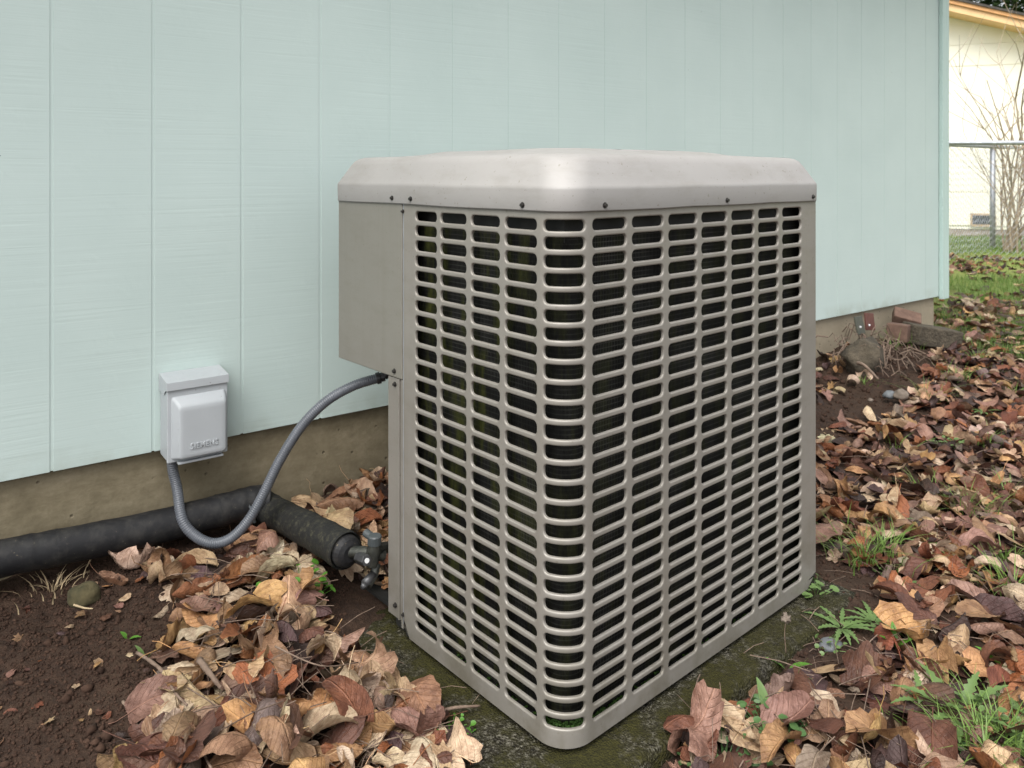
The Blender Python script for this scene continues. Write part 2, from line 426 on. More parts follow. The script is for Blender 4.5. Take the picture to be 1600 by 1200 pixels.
def tag(o, label=None, cat=None, group=None, kind=None):
    if label: o['label'] = label
    if cat: o['category'] = cat
    if group: o['group'] = group
    if kind: o['kind'] = kind
    return o
def empty(name, loc, rz=0.0):
    o = bpy.data.objects.new(name, None); COL.objects.link(o)
    o.location = loc; o.rotation_euler = (0, 0, rz); o.empty_display_size = 0.05
    return o
def mesh_np(name, V, Fq, mat, parent=None, smooth=True, uv=None, col=None, loc=None):
    """V (n,3); Fq (m,k) faces with one k"""
    me = bpy.data.meshes.new(name)
    k = Fq.shape[1]
    me.vertices.add(len(V)); me.vertices.foreach_set("co", np.ascontiguousarray(V, dtype=np.float32).ravel())
    me.loops.add(Fq.size); me.loops.foreach_set("vertex_index", np.ascontiguousarray(Fq, dtype=np.int32).ravel())
    me.polygons.add(len(Fq)); me.polygons.foreach_set("loop_start", np.arange(0, Fq.size, k, dtype=np.int32))
    me.update(calc_edges=True)
    if smooth: me.polygons.foreach_set("use_smooth", np.ones(len(Fq), dtype=bool))
    if uv is not None:
        ul = me.uv_layers.new(name="UVMap"); ul.data.foreach_set("uv", uv[Fq.ravel()].astype(np.float32).ravel())
    if col is not None:
        ca = me.color_attributes.new("leaf_col", 'FLOAT_COLOR', 'POINT')
        c4 = np.ones((len(V), 4), dtype=np.float32); c4[:, :3] = col
        ca.data.foreach_set("color", c4.ravel())
    me.materials.append(mat); me.validate()
    o = bpy.data.objects.new(name, me); COL.objects.link(o)
    if parent is not None: o.parent = parent
    if loc is not None: o.location = loc
    return o

# ------------------------------------------------------------------ ground
def sstep(a, b, x):
    t = np.clip((x - a) / (b - a), 0, 1); return t * t * (3 - 2 * t)
def ground_z(x, y):
    x = np.asarray(x, float); y = np.asarray(y, float)
    dx, dy = x - W0.x, y - W0.y
    d = np.maximum(dx * nW.x + dy * nW.y, 0)
    s = dx * eW.x + dy * eW.y
    z = -0.055 + 0.050 * sstep(-0.15, -0.5, x) + 0.052 * np.exp(-d / 0.28)
    z = z + 0.034 * np.clip(y - 1.5, 0, 3.2)
    z = z + 0.075 * np.exp(-(((s - 2.95) / 0.42) ** 2 + ((d - 0.10) / 0.33) ** 2))
    z = z + 0.010 * np.sin(3.1 * x + 1.7) * np.sin(2.7 * y) + 0.006 * np.sin(7.3 * x) * np.sin(8.9 * y + 1)
    return z
def axis(lo, fine_lo, fine_hi, hi, step):
    a = list(np.arange(fine_lo, fine_hi, step))
    st = step; p = a[-1]
    while p < hi: st *= 1.18; p += st; a.append(min(p, hi))
    st = step; p = fine_lo; b = []
    while p > lo: st *= 1.18; p -= st; b.append(max(p, lo))
    return np.array(b[::-1] + a)
gx = axis(-80, -1.25, 1.95, 120, 0.0125); gy = axis(-60, 1.0, 3.6, 200, 0.0125)
GX, GY = np.meshgrid(gx, gy)
GZ = ground_z(GX, GY)
near = (GX > -2.2) & (GX < 3.2) & (GY > 0.5) & (GY < 5)
ii = np.argwhere(near)
for a, b in ii:
    x, y = GX[a, b], GY[a, b]
    GZ[a, b] += 0.011 * mnoise.noise((x * 9, y * 9, 0.3)) + 0.006 * mnoise.noise((x * 31, y * 31, 2.1)) + 0.0035 * mnoise.noise((x * 75, y * 75, 5.0))
ny, nx = GX.shape
idx = np.arange(nx * ny).reshape(ny, nx)
Fg = np.stack([idx[:-1, :-1], idx[:-1, 1:], idx[1:, 1:], idx[1:, :-1]], -1).reshape(-1, 4)
g = mesh_np("ground", np.stack([GX, GY, GZ], -1).reshape(-1, 3), Fg, M['ground'])
tag(g, kind='structure')

# ------------------------------------------------------------------ the mint house
house = empty("house", wallp(0, 0, 0), WANG)     # local x along the wall, local -y out of it
tag(house, "mint green house with grooved vertical siding above a tan concrete foundation", "house")
WL, WR, WT = -3.2, 3.80, 2.5
# local coordinates: x = s, y = -d
mb = MB(); mb.box((WL, 0.0010, SID_Z + 0.002), (WR, 0.10, WT)); mb.build("wall_backing", M['siding'], house)
pitch = 0.2035; s0 = -0.2895
k0 = int(math.floor((WL - s0) / pitch)) + 1
edges = [s0 + pitch * k for k in range(k0, 40) if s0 + pitch * k < 3.70]
edges = [WL] + edges + [3.715]
for a, b in zip(edges[:-1], edges[1:]):
    mb = MB()
    gap_ = 0.0062 if a < .35 else 0.0034
    w = b - a - gap_
    mb.box((0, -0.0002, 0), (w, 0.0012, WT - SID_Z))
    mb.build("siding_board", M['siding'], house, bevel=0.0008, loc=(a + gap_ / 2, random.uniform(-0.00012, 0.00012), SID_Z))
mb = MB(); mb.box((WL, 0.018, -0.35), (3.705, 0.22, SID_Z - 0.004)); mb.build("foundation", M['found'], house, bevel=0.006)
# end wall: foundation and siding of the far gable side
mb = MB(); mb.box((3.705 - 0.2, 0.22, -0.35), (3.704, 6.0, SID_Z - 0.004)); mb.build("foundation", M['found'], house)
mb = MB(); mb.box((3.70, 0.10, SID_Z), (3.735, 6.0, WT)); mb.build("end_wall", M['siding'], house)
mb = MB(); mb.box((3.715, -0.022, SID_Z - 0.014), (3.755, 0.0, WT)); mb.box((3.755, -0.022, SID_Z - 0.014), (3.785, 0.09, WT))
mb.build("corner_board", M['trim'], house, bevel=0.003)
mb = MB(); mb.box((WL - 0.3, -0.48, WT), (WR + 0.35, 6.0, WT + 0.03)); mb.build("soffit", M['soffit'], house)
mb = MB(); mb.box((WL - 0.3, -0.50, WT - 0.06), (WR + 0.35, -0.482, WT + 0.14)); mb.build("fascia_board", M['trim'], house, bevel=0.003)
mb = MB(); mb.add([(WL-.35, -.58, WT+.12), (WR+.4, -.58, WT+.12), (WR+.4, 3.0, WT+1.3), (WL-.35, 3.0, WT+1.3), (WL-.35, 6.3, WT+.12), (WR+.4, 6.3, WT+.12),
                   (WL-.35, -.58, WT+.15), (WR+.4, -.58, WT+.15), (WR+.4, 3.0, WT+1.33), (WL-.35, 3.0, WT+1.33), (WL-.35, 6.3, WT+.15), (WR+.4, 6.3, WT+.15)],
                  [(0,3,2,1), (3,4,5,2), (6,7,8,9), (9,8,11,10), (0,1,7,6), (4,10,11,5), (1,2,8,7), (2,5,11,8), (0,6,9,3), (3,9,10,4)])
mb.build("roof", M['roof'], house)

# ------------------------------------------------------------------ concrete pad
PAD_Z = -0.026
pad = empty("concrete_pad", UC + eR * UW / 2 + eL * UD / 2 + Vector((0, 0, -0.09)), UANG)
tag(pad, "mossy wet concrete pad under the taupe outdoor unit", "concrete pad")
px_ = np.linspace(-UW/2 - 0.13, UW/2 + 0.06, 170); py_ = np.linspace(-UD/2 - 0.077, UD/2 + 0.05, 150)
PX, PY = np.meshgrid(px_, py_)
PZ = np.zeros_like(PX)
for a in range(PX.shape[0]):
    for b in range(PX.shape[1]):
        x, y = PX[a, b], PY[a, b]
        e = min(x - px_[0], px_[-1] - x, y - py_[0], py_[-1] - y)
        PZ[a, b] = 0.09 + PAD_Z + 0.002 * mnoise.noise((x * 40, y * 40, 1)) + 0.003 * mnoise.noise((x * 9, y * 9, 3)) - 0.010 * max(0, 1 - e / 0.014) ** 2 * (1 + mnoise.noise((x * 25, y * 25, 8)))
n0, n1 = PX.shape
I = np.arange(n0 * n1).reshape(n0, n1)
Fp = np.stack([I[:-1, :-1], I[:-1, 1:], I[1:, 1:], I[1:, :-1]], -1).reshape(-1, 4)
V = np.stack([PX, PY, PZ], -1).reshape(-1, 3)
ring = list(I[0, :]) + list(I[1:, -1]) + list(I[-1, -2::-1]) + list(I[-2:0:-1, 0])
base = len(V); rv = V[ring].copy(); rv[:, 2] = -0.06
V = np.vstack([V, rv]); m_ = len(ring)
Fs = np.array([(ring[i], base + i, base + (i + 1) % m_, ring[(i + 1) % m_]) for i in range(m_)])
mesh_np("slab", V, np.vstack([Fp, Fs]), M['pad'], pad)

# ------------------------------------------------------------------ the outdoor unit
ZB = -0.015                                          # foot of the cabinet
unit = empty("outdoor_condenser_unit", UC + eR * UW / 2 + eL * UD / 2 + Vector((0, 0, ZB)), UANG)
tag(unit, "large taupe metal air conditioner condenser with slotted grille on mossy concrete pad", "air conditioner")
def U(t, s, z):                                      # t along the right face, s along the left face, z above datum
    return Vector((t - UW / 2, s - UD / 2, z - ZB))
RC = 0.058; LA = math.pi * RC / 2
def face_pt(q, z, d=0.0):
    """q runs along the skin: 0 at the front corner, + along the right face, - along the left; d outward"""
    if q >= LA / 2: return U(RC + q - LA / 2, -d, z)
    if q <= -LA / 2: return U(-d, RC - q - LA / 2, z)
    a = -q / RC                                      # 0 = diagonal
    ang = math.radians(225) - a
    r = RC + d
    return U(RC + r * math.cos(ang), RC + r * math.sin(ang), z)
qR = lambda t: t - RC + LA / 2
qL = lambda s: -(s - RC + LA / 2)
cols = [(qL(.414), qL(.3436)), (qL(.3311), qL(.2526)), (qL(.2378), qL(.1589)), (qL(.1444), qL(.0653)), (-.0368, .0368),
        (qR(.0665), qR(.1516)), (qR(.1669), qR(.253)), (qR(.2688), qR(.3555)), (qR(.3703), qR(.455)), (qR(.4711), qR(.5536)),
        (qR(.5689), qR(.6483)), (qR(.6643), qR(.7442))]
bots = [0.8209, 0.7914, 0.7616, 0.7314, 0.7023, 0.6732, 0.6437, 0.6139, 0.5807, 0.5479, 0.5156, 0.483, 0.4504, 0.4182, 0.3857, 0.3538,
        0.3228, 0.2925, 0.2629, 0.2327, 0.2041, 0.1755, 0.1476, 0.1199, 0.0928, 0.0667, 0.0405, 0.0153]
BAR = 0.0096
tops = [bots[0] + 0.0185] + [bots[i-1] - BAR for i in range(1, 28)]
zbound = [tops[0] + 0.009] + [(bots[i] + tops[i+1]) / 2 for i in range(27)] + [bots[27] - 0.012]
qb = [cols[0][0] - 0.006] + [(cols[i][1] + cols[i+1][0]) / 2 for i in range(11)] + [cols[11][1] + 0.006]
GV, GF, FLAT = [], [], []
def gadd(vs): 
    o = len(GV); GV.extend(vs); return o
E_ = 0.0029; CR = 0.0082
def outline(q0, q1, z0, z1, grow, nmid):
    """rounded rectangle grown by grow; list of (q, z, ang, centre)"""
    pts = []
    CR = min(0.0082, (z1 - z0) / 2 - 0.0006); r = CR + grow
    cs = [(q1 - CR, z1 - CR, 0), (q0 + CR, z1 - CR, 90), (q0 + CR, z0 + CR, 180), (q1 - CR, z0 + CR, 270)]
    for k, (cq, cz, a0) in enumerate(cs):
        for j in range(5):
            a = math.radians(a0 + 90 * j / 4)
            pts.append((cq + r * math.cos(a), cz + r * math.sin(a), a, cq, cz))
        if k in (0, 2):
            nq, _, _ = cs[(k + 1) % 4]
            for j in range(1, nmid + 1):
                f = j / (nmid + 1)
                pts.append((cq + (nq - cq) * f, cz + r * (1 if k == 0 else -1), math.radians(90 if k == 0 else 270), cq + (nq - cq) * f, cz))
    return pts
for ci, (q0, q1) in enumerate(cols):
    nmid = 9 if ci == 4 else 1
    for ri in range(28):
        z1, z0 = tops[ri], bots[ri]
        Q0, Q1, Z1, Z0 = qb[ci], qb[ci+1], zbound[ri], zbound[ri+1]
        loops = []
        o1 = outline(q0, q1, z0, z1, E_, nmid)
        rect = []
        for (q, z, a, cq, cz) in o1:
            ca, sa = math.cos(a), math.sin(a)
            ts = []
            if ca > 1e-6: ts.append((Q1 - cq) / ca)
            if ca < -1e-6: ts.append((Q0 - cq) / ca)
            if sa > 1e-6: ts.append((Z1 - cz) / sa)
            if sa < -1e-6: ts.append((Z0 - cz) / sa)
            tt = min(ts); rect.append((cq + ca * tt, cz + sa * tt))
        # snap the closest point of each corner arc to the true rectangle corner
        for k, (cq, cz) in enumerate([(Q1, Z1), (Q0, Z1), (Q0, Z0), (Q1, Z0)]):
            j = min(range(len(rect)), key=lambda i: (rect[i][0] - cq) ** 2 + (rect[i][1] - cz) ** 2); rect[j] = (cq, cz)
        loops.append([face_pt(q, z, 0) for q, z in rect])
        for step in range(5):
            a = math.radians(90 * step / 4)
            gr = E_ * (1 - math.sin(a)); dp = -E_ * (1 - math.cos(a))
            loops.append([face_pt(p[0], p[1], dp) for p in outline(q0, q1, z0, z1, gr, nmid)])
        loops.append([face_pt(p[0], p[1], -0.0055) for p in outline(q0, q1, z0, z1, 0, nmid)])
        n = len(loops[0])
        bs = [gadd(l) for l in loops]
        for a, b in zip(bs[:-1], bs[1:]):
            for j in range(n):
                if a == bs[0] and ci != 4: FLAT.append(len(GF))
                GF.append((a + j, a + (j + 1) % n, b + (j + 1) % n, b + j))
def strip(qs, za, zb, d=0.0):
    """a sheet over a list of q and two heights (numbers or functions)"""
    fa = za if callable(za) else (lambda q: za); fb = zb if callable(zb) else (lambda q: zb)
    o = gadd([face_pt(q, fa(q), d) for q in qs] + [face_pt(q, fb(q), d) for q in qs]); n = len(qs)
    for j in range(n - 1): GF.append((o + j, o + j + 1, o + n + j + 1, o + n + j))
QLE, QRE = qL(.4545), qR(.808)
def span(a, b):
    pts = {round(a, 5), round(b, 5)}
    for j in range(15):
        q = -LA/2 + LA * j / 14
        if a < q < b: pts.add(round(q, 5))
    return sorted(pts)
ZT = 0.856
strip(span(qb[0], qb[-1]), zbound[0], ZT)
zlow = lambda q: ZB + max(0.0, (q - qR(.772)) * 0.75, (qL(.434) - q) * 1.6)
strip([QLE, qb[0]], zbound[-1], ZT); strip([qb[-1], QRE], zbound[-1], ZT)
strip([QLE, qL(.434), qb[0]] , zlow, zbound[-1]); strip(span(qb[0], qb[-1]), zlow, zbound[-1]); strip([qb[-1], qR(.772), QRE], zlow, zbound[-1])
# returns of the sheet at its two ends and along its foot
o = gadd([face_pt(QLE, zlow(QLE), 0), face_pt(QLE, ZT, 0), face_pt(QLE, ZT, -.03), face_pt(QLE, zlow(QLE), -.03)]); GF.append((o, o+1, o+2, o+3))
o = gadd([face_pt(QRE, zlow(QRE), 0), face_pt(QRE, ZT, 0), face_pt(QRE, ZT, -.03), face_pt(QRE, zlow(QRE), -.03)]); GF.append((o+3, o+2, o+1, o))
qq = [QLE, qL(.434)] + span(qL(.42), qR(.76)) + [qR(.772), QRE]
o = gadd([face_pt(q, zlow(q), 0) for q in qq] + [face_pt(q, zlow(q) + 0.001, -.018) for q in qq]); n = len(qq)
for j in range(n - 1): GF.append((o + n + j, o + n + j + 1, o + j + 1, o + j))
grille = MB(); grille.v = GV; grille.f = GF
og = grille.build("slotted_grille", M['cab'], unit, smooth=True)
for k in FLAT: og.data.polygons[k].use_smooth = False

# right rear edge strip and rear panels
mb = MB()
mb.box(U(.8085, 0.0015, ZB + .03), U(UW, .03, .856)); mb.build("corner_strip", M['cab'], unit, bevel=0.003)
mb = MB(); mb.box(U(UW - .006, .031, ZB + .01), U(UW - .001, UD - .01, .856)); mb.build("rear_panel", M['cab'], unit)
mb = MB(); mb.box(U(.20, UD - .008, ZB + .01), U(UW - .01, UD - .003, .856)); mb.build("rear_panel", M['cab'], unit)
# post beside the seam with two folded ribs
mb = MB(); zp0, zp1 = 0.005, 0.4955
mb.box(U(0.001, .4585, zp0 - .012), U(.20, .4655, zp1)); mb.box(U(0.004, .4655, zp0 - .004), U(.20, .472, zp1)); mb.box(U(0.0, .472, zp0), U(.20, .4755, zp1)); mb.box(U(0.0022, .4755, zp0), U(.20, .5158, zp1))
mb.build("corner_post", M['cab'], unit, bevel=0.0012)
mb = MB(); mb.box(U(.20, .40, ZB), U(.206, UD - .01, .4955)); mb.build("recess_panel", M['cab'], unit)
# control box cover (upper left), overlapping lip and folded bottom
mb = MB(); mb.box(U(-.0006, .4600, .4965), U(.20, UD, .856)); mb.build("control_box_cover", M['box_cab'], unit, bevel=0.0022)
mb = MB(); mb.box(U(.0012, .4553, zp0), U(.012, .4588, .856)); mb.build("seam_channel", M['galv'], unit)
mb = MB(); mb.box(U(.010, .452, ZB - .004), U(.05, .500, .010)); mb.box(U(.005, .44, ZB - .006), U(.04, .455, ZB + .02)); mb.build("base_bracket", M['dark'], unit, bevel=0.003)

# screws
def screw(p, nrm, r=0.0052):
    m_ = MB(); nrm = Vector(nrm).normalized()
    m_.tube([p, p + nrm * .0014], [r, r], 12); m_.tube([p + nrm * .0014, p + nrm * .0052], [r * .70, r * .62], 6)
    m_.build("screw", M['screw'], unit)
for s, z in ((.4905, .864), (.4235, .864)): screw(U(-.0035, s, z), (-1, 0, 0))
screw(U(-.0035, .094, .862), (-1, 0, 0))
for t in (.0905, .4475, .787): screw(U(t, -.0035, .862), (0, -1, 0))
screw(U(UW + .0045, .045, .862), (1, 0, 0)); screw(U(.04, UD + .0045, .864), (0, 1, 0))
screw(U(0, .4565, .838), (-1, 0, 0), .004); screw(U(-.0006, .487, .510), (-1, 0, 0)); screw(U(.002, .489, .482), (-1, 0, 0))
screw(U(.002, .487, .03), (-1, 0, 0)); screw(U(.001, .456, .024), (-1, 0, 0), .004)
for z in (.46, .42): screw(U(.05, .5158, z), (0, 1, 0))

# coil seen through the slots
INS = 0.026
cv, cf, cuv = [], [], []
qs = list(np.linspace(qL(.50), -LA/2, 18)) + list(np.linspace(-LA/2, LA/2, 14))[1:] + list(np.linspace(LA/2, qR(.79), 24))[1:]
zs = list(np.linspace(.0, .812, 24))
for z in zs:
    for q in qs:
        cv.append(face_pt(q, z, -INS)); cuv.append(((q + .55) , z))
nq = len(qs)
for j in range(len(zs) - 1):
    for i in range(nq - 1): cf.append((j*nq+i, j*nq+i+1, (j+1)*nq+i+1, (j+1)*nq+i))
mesh_np("condenser_coil", np.array([tuple(p) for p in cv]), np.array(cf), M['coil'], unit, uv=np.array(cuv))
mb = MB(); mb.box(U(.03, .03, ZB + .002), U(UW - .01, UD - .012, ZB + .008)); mb.build("base_pan", M['dark'], unit)
mb = MB(); mb.box(U(.035, .035, .80), U(UW - .01, UD - .012, .845)); mb.build("light_block_plate", M['dark'], unit)  # unseen closed plate, added to keep daylight out of the cabinet
# moss growing inside behind the lowest slots
mv, mf = [], []
def blob(c, r, V_, F_, squash=0.6):
    o = len(V_)
    for a in range(4):
        for b in range(6):
            th = math.pi * (a + .5) / 4; ph = 2 * math.pi * b / 6
            k = r * random.uniform(.7, 1.25)
            V_.append((c[0] + k * math.sin(th) * math.cos(ph), c[1] + k * math.sin(th) * math.sin(ph), c[2] + k * squash * math.cos(th)))
    for a in range(3):
        for b in range(6): F_.append((o + a*6+b, o + a*6+(b+1)%6, o + (a+1)*6+(b+1)%6, o + (a+1)*6+b))
for k in range(900):
    q = random.choice([random.gauss(0, .035), random.uniform(qL(.42), qR(.60)), random.gauss(qR(.12), .05)])
    h = random.uniform(-.006, .014 if abs(q) < .06 else .004)
    p = face_pt(q, h, -random.uniform(.010, .023)); blob(p, random.uniform(.0015, .0042), mv, mf)
mo = mesh_np("moss", np.array([tuple(p) for p in mv]), np.array(mf), M['moss'], unit); tag(mo, kind='stuff')

# lid
def rrect(out, nseg=10):
    """lid outline in unit coordinates grown by out (negative = inset); same count of points for every inset"""
    pts = []
    cr = [(0, 0, RC + .004, 180), (UW, 0, .018, 270), (UW, UD, .045, 0), (0, UD, .012, 90)]
    for (cx, cy, r, a0) in cr:
        sx, sy = (1 if cx == 0 else -1), (1 if cy == 0 else -1)
        r0 = r; rr = max(r0 + max(out, -.05) * -0.25, .010)
        # centre of the arc so the straight sides sit at distance out
        ccx = cx - sx * out + sx * rr; ccy = cy - sy * out + sy * rr
        for j in range(nseg + 1):
            a = math.radians(a0 + 90 * j / nseg); pts.append((ccx + rr * math.cos(a), ccy + rr * math.sin(a)))
        nxt = cr[(cr.index((cx, cy, r, a0)) + 1) % 4]
    # subdivide straight runs
    res = []
    n = len(pts); per = nseg + 1
    for c in range(4):
        res += pts[c*per:(c+1)*per]
        a = pts[(c+1)*per - 1]; b = pts[((c+1)*per) % n]
        for j in range(1, 8): res.append((a[0] + (b[0]-a[0]) * j/8, a[1] + (b[1]-a[1]) * j/8))
    return res
prof = [(-.002, .8535), (.0035, .8520), (.0042, .8545), (.0048, .8880), (.0043, .8915), (.0026, .8950), (.0002, .8990), (-.0025, .9050), (-.008, .9160), (-.0165, .9330), (-.0215, .9410), (-.028, .9465), (-.037, .9495), (-.055, .9508), (-.095, .9520), (-.130, .9555), (-.150, .9600), (-.168, .9630)]
LV, LF = [], []
for out, z in prof:
    for (x, y) in rrect(out): LV.append(U(x, y, z + 0.0007 * math.sin(x * 23 + y * 17)))
npnt = len(rrect(0))
for a in range(len(prof) - 1):
    for j in range(npnt): LF.append((a*npnt+j, a*npnt+(j+1)%npnt, (a+1)*npnt+(j+1)%npnt, (a+1)*npnt+j))
# from the last ring to a circular opening
o = len(LV); R0 = .215
ctr = (UW/2, UD/2)
last = rrect(prof[-1][0])
for k, (fz, fr) in enumerate(((.9630, .4), (.9580, 1.0), (.9540, 1.0))):
    for (x, y) in last:
        a = math.atan2(y - ctr[1], x - ctr[0]); cxp, cyp = ctr[0] + R0 * math.cos(a), ctr[1] + R0 * math.sin(a)
        if k == 2: cxp, cyp = ctr[0] + (R0 - .004) * math.cos(a), ctr[1] + (R0 - .004) * math.sin(a)
        LV.append(U(x + (cxp - x) * fr, y + (cyp - y) * fr, fz))
b0 = (len(prof) - 1) * npnt
for k, (a0, a1) in enumerate(((b0, o), (o, o + npnt), (o + npnt, o + 2 * npnt))):
    for j in range(npnt): LF.append((a0+j, a0+(j+1)%npnt, a1+(j+1)%npnt, a1+j))
lid = MB(); lid.v = LV; lid.f = LF; lid.build("lid", M['lid'], unit, smooth=True)
mb = MB()
for r in np.linspace(.03, R0 - .004, 13):
    mb.tube([U(ctr[0] + r * math.cos(2*math.pi*j/32), ctr[1] + r * math.sin(2*math.pi*j/32), .9545) for j in range(33)], .0016, 5, False)
for k in range(8):
    a = 2*math.pi*k/8; mb.tube([U(ctr[0] + .02*math.cos(a), ctr[1] + .02*math.sin(a), .9525), U(ctr[0] + R0*math.cos(a), ctr[1] + R0*math.sin(a), .9525)], .0022, 5)
mb.build("fan_guard", M['dark'], unit, smooth=True)
mb = MB(); mb.tube([U(*ctr, .846), U(*ctr, .945)], [.06, .055], 20); mb.build("fan_motor", M['dark'], unit)

# service valves in the recess
def valve(base, top_cap, rot):
    v_ = MB()
    return v_
va = atY(577, 860, 1.625); 
def wl(p): # world -> unit local
    return unit_inv @ p
unit_inv = (Matrix.Translation(unit.location) @ Matrix.Rotation(UANG, 4, 'Z')).inverted()
def atl(px, py, Y): return wl(atY(px, py, Y))
mb = MB(); mb.tube([atl(543, 862, 1.655), atl(572, 863, 1.64), atl(600, 868, 1.66)], [.012, .012, .012], 12)
mb.tube([atl(581, 885, 1.635), atl(585, 858, 1.64), atl(586, 845, 1.64)], [.013, .014, .012], 12)
mb.tube([atl(588, 880, 1.64), atl(584, 900, 1.63), atl(575, 915, 1.61)], [.010, .009, .008], 10)
mb.tube([atl(586, 858, 1.64), atl(640, 850, 1.80)], [.012, .012], 10)
mb.build("service_valve", M['valve'], unit, bevel=0.001)
mb = MB(); mb.tube([atl(585, 850, 1.64), atl(585.5, 838, 1.64)], [.0145, .0145], 14); mb.tube([atl(585.5, 838, 1.64), atl(585.5, 836, 1.64)], [.0145, .012], 14)
mb.tube([atl(585, 842, 1.65), atl(571, 832, 1.665)], [.009, .0085], 12); mb.build("valve_cap", M['cap'], unit)
mb = MB(); mb.tube([atl(560, 871, 1.63), atl(573, 876, 1.60)], [.0115, .0115], 6); mb.build("hex_nut", M['fitting'], unit, bevel=0.001)
mb = MB(); mb.tube([atl(573.2, 876, 1.5995), atl(573.6, 876.2, 1.5985)], [.0050, .0050], 16); mb.build("nut_marking", M['white'], unit)
mb = MB(); mb.tube([atl(583, 898, 1.63), atl(570, 912, 1.605)], [.0098, .0088], 12); mb.tube([atl(570, 912, 1.605), atl(567, 919, 1.605)], [.007, .006], 10); mb.build("lower_valve_stem", M['fitting'], unit, smooth=True)

def wp(px, py, d):
    """the point seen at (px, py) on the plane d metres in front of the house wall"""
    u = (px - 800) / F; P = W0 + nW * d; s = (u * P.y - P.x) / (eW.x - u * eW.y); Y = P.y + s * eW.y
    return atY(px, py, Y)
# ------------------------------------------------------------------ pipe along the wall and its wrapped branch
pipe = empty("insulated_pipe", wallp(-0.4, 0.045, 0.08)); tag(pipe, "black foam insulated pipe along the foundation bending out to the unit", "pipe")
pinv = Matrix.Translation(pipe.location).inverted()
L_ = lambda p: pinv @ p
run = [(-1.6, .048, .150), (-1.0, .048, .142), (-.42, .048, .133), (-.30, .050, .128), (-.1, .050, .118), (.06, .050, .119), (.13, .052, .121), (.165, .062, .118)]
def smooth_path(pts, n=8):
    out = []
    P = [pts[0]] + list(pts) + [pts[-1]]
    for i in range(1, len(P) - 2):
        for k in range(n):
            t = k / n; a, b, c, d = P[i-1], P[i], P[i+1], P[i+2]
            out.append(0.5 * ((2*b) + (c-a)*t + (2*a-5*b+4*c-d)*t*t + (3*b-a-3*c+d)*t*t*t))
    out.append(pts[-1]); return out
rp = smooth_path([L_(wallp(*r)) for r in run], 10)
mb = MB(); mb.tube(rp, [.0365 + .0006 * math.sin(i * 1.3) for i in range(len(rp))], 28); mb.build("straight_run", M['foam'], pipe, smooth=True)
for s, tilt in ((-.285, 0.0), (.045, .004)):
    mb = MB(); mb.tube([L_(wallp(s - .002, .0497, .1270 if s < 0 else .1188)), L_(wallp(s + .002, .0497, .1270 if s < 0 else .1188))], [.0377, .0377], 28); mb.build("joint_band", M['foam'], pipe)
mb = MB(); mb.tube([L_(wallp(.10, .075, .14)), L_(wallp(.115, .09, .115)), L_(wallp(.12, .085, .085))], .004, 6); mb.build("cable_tie", M['cap'], pipe)
bend = [wp(408, 786, .035), wp(424, 797, .075), atY(452, 812, 1.86), atY(487, 830, 1.775), atY(518, 847, 1.705), atY(541, 861, 1.66)]
bp = smooth_path([L_(p) for p in bend], 14)
rr = []
for i in range(len(bp)):
    t = i / (len(bp) - 1); seam = ((t * 5.2) % 1.0)
    rr.append((.0335 + .004 * t) * (1 + .050 * seam ** 3 + .012 * math.sin(i * 2.1)))
mb = MB(); mb.tube(bp, rr, 28, caps=False)
e = bp[-1]; dirn = (bp[-1] - bp[-4]).normalized()
mb.build("wrapped_branch", M['tape'], pipe, smooth=True)
mb = MB(); mb.tube([e - dirn * .012, e + dirn * .004, e + dirn * .014, e + dirn * .019], [.0335, .0325, .027, .017], 24); mb.build("foam_end", M['foam'], pipe)
mb = MB(); mb.tube([e - dirn * .034, e - dirn * .02, e + dirn * .001], [.0376, .0388, .0372], 28, caps=False); mb.tube([e + dirn * .001, e - dirn * .010], [.0372, .0338], 28, caps=False)
mb.v = [tuple(Vector(q) + dirn * (.004 * mnoise.noise(Vector(q) * 60)) + Vector((0, 0, .002 * mnoise.noise(Vector(q) * 90 + Vector((3, 1, 2)))))) for q in mb.v]
mb.build("torn_wrap_edge", M['tape'], pipe, smooth=True)

# ------------------------------------------------------------------ electrical disconnect
BX = -.071; BW = .1314; BD = .0715
dc = empty("electrical_disconnect_box", wallp(BX + BW/2, 0, .262), WANG)
tag(dc, "small grey electrical disconnect box mounted on the mint siding above the foundation", "electrical box")
# local: x along wall from -BW/2..BW/2, y = -d, z from 0
hw = BW / 2
mb = MB(); mb.box((-hw, -BD + .006, .002), (hw, -.0015, .178)); mb.build("enclosure", M['box'], dc, bevel=.003, segs=3)
mb = MB(); mb.box((-hw - .001, -BD, 0), (hw + .001, -BD + .0085, .174)); mb.build("front_flange", M['box'], dc, bevel=.0022, segs=3)
# hood: sloping top with a front lip and side cheeks
hx = hw + .003; 
hv = [(-hx, -.001, .190), (hx, -.001, .190), (hx, -BD - .004, .182), (-hx, -BD - .004, .182), (-hx, -BD - .005, .163), (hx, -BD - .005, .163),
      (hx, -BD + .012, .160), (hx, -BD + .022, .150), (hx, -.001, .150), (-hx, -BD + .012, .160), (-hx, -BD + .022, .150), (-hx, -.001, .150)]
th = .0022
inner = [(x * (hx - th) / hx, min(y + (th if y < -.01 else 0), -.0012), z - (th if z > .17 else 0)) for x, y, z in hv]
N = 12
fs = [(3, 2, 1, 0), (4, 5, 2, 3), (1, 2, 5, 6, 7, 8), (11, 10, 9, 4, 3, 0)]
allf = list(fs) + [tuple(N + i for i in reversed(f)) for f in fs]
rim = [4, 9, 10, 11, 0, 1, 8, 7, 6, 5]
for i in range(len(rim)):
    a, b = rim[i], rim[(i + 1) % len(rim)]; allf.append((a, b, N + b, N + a))
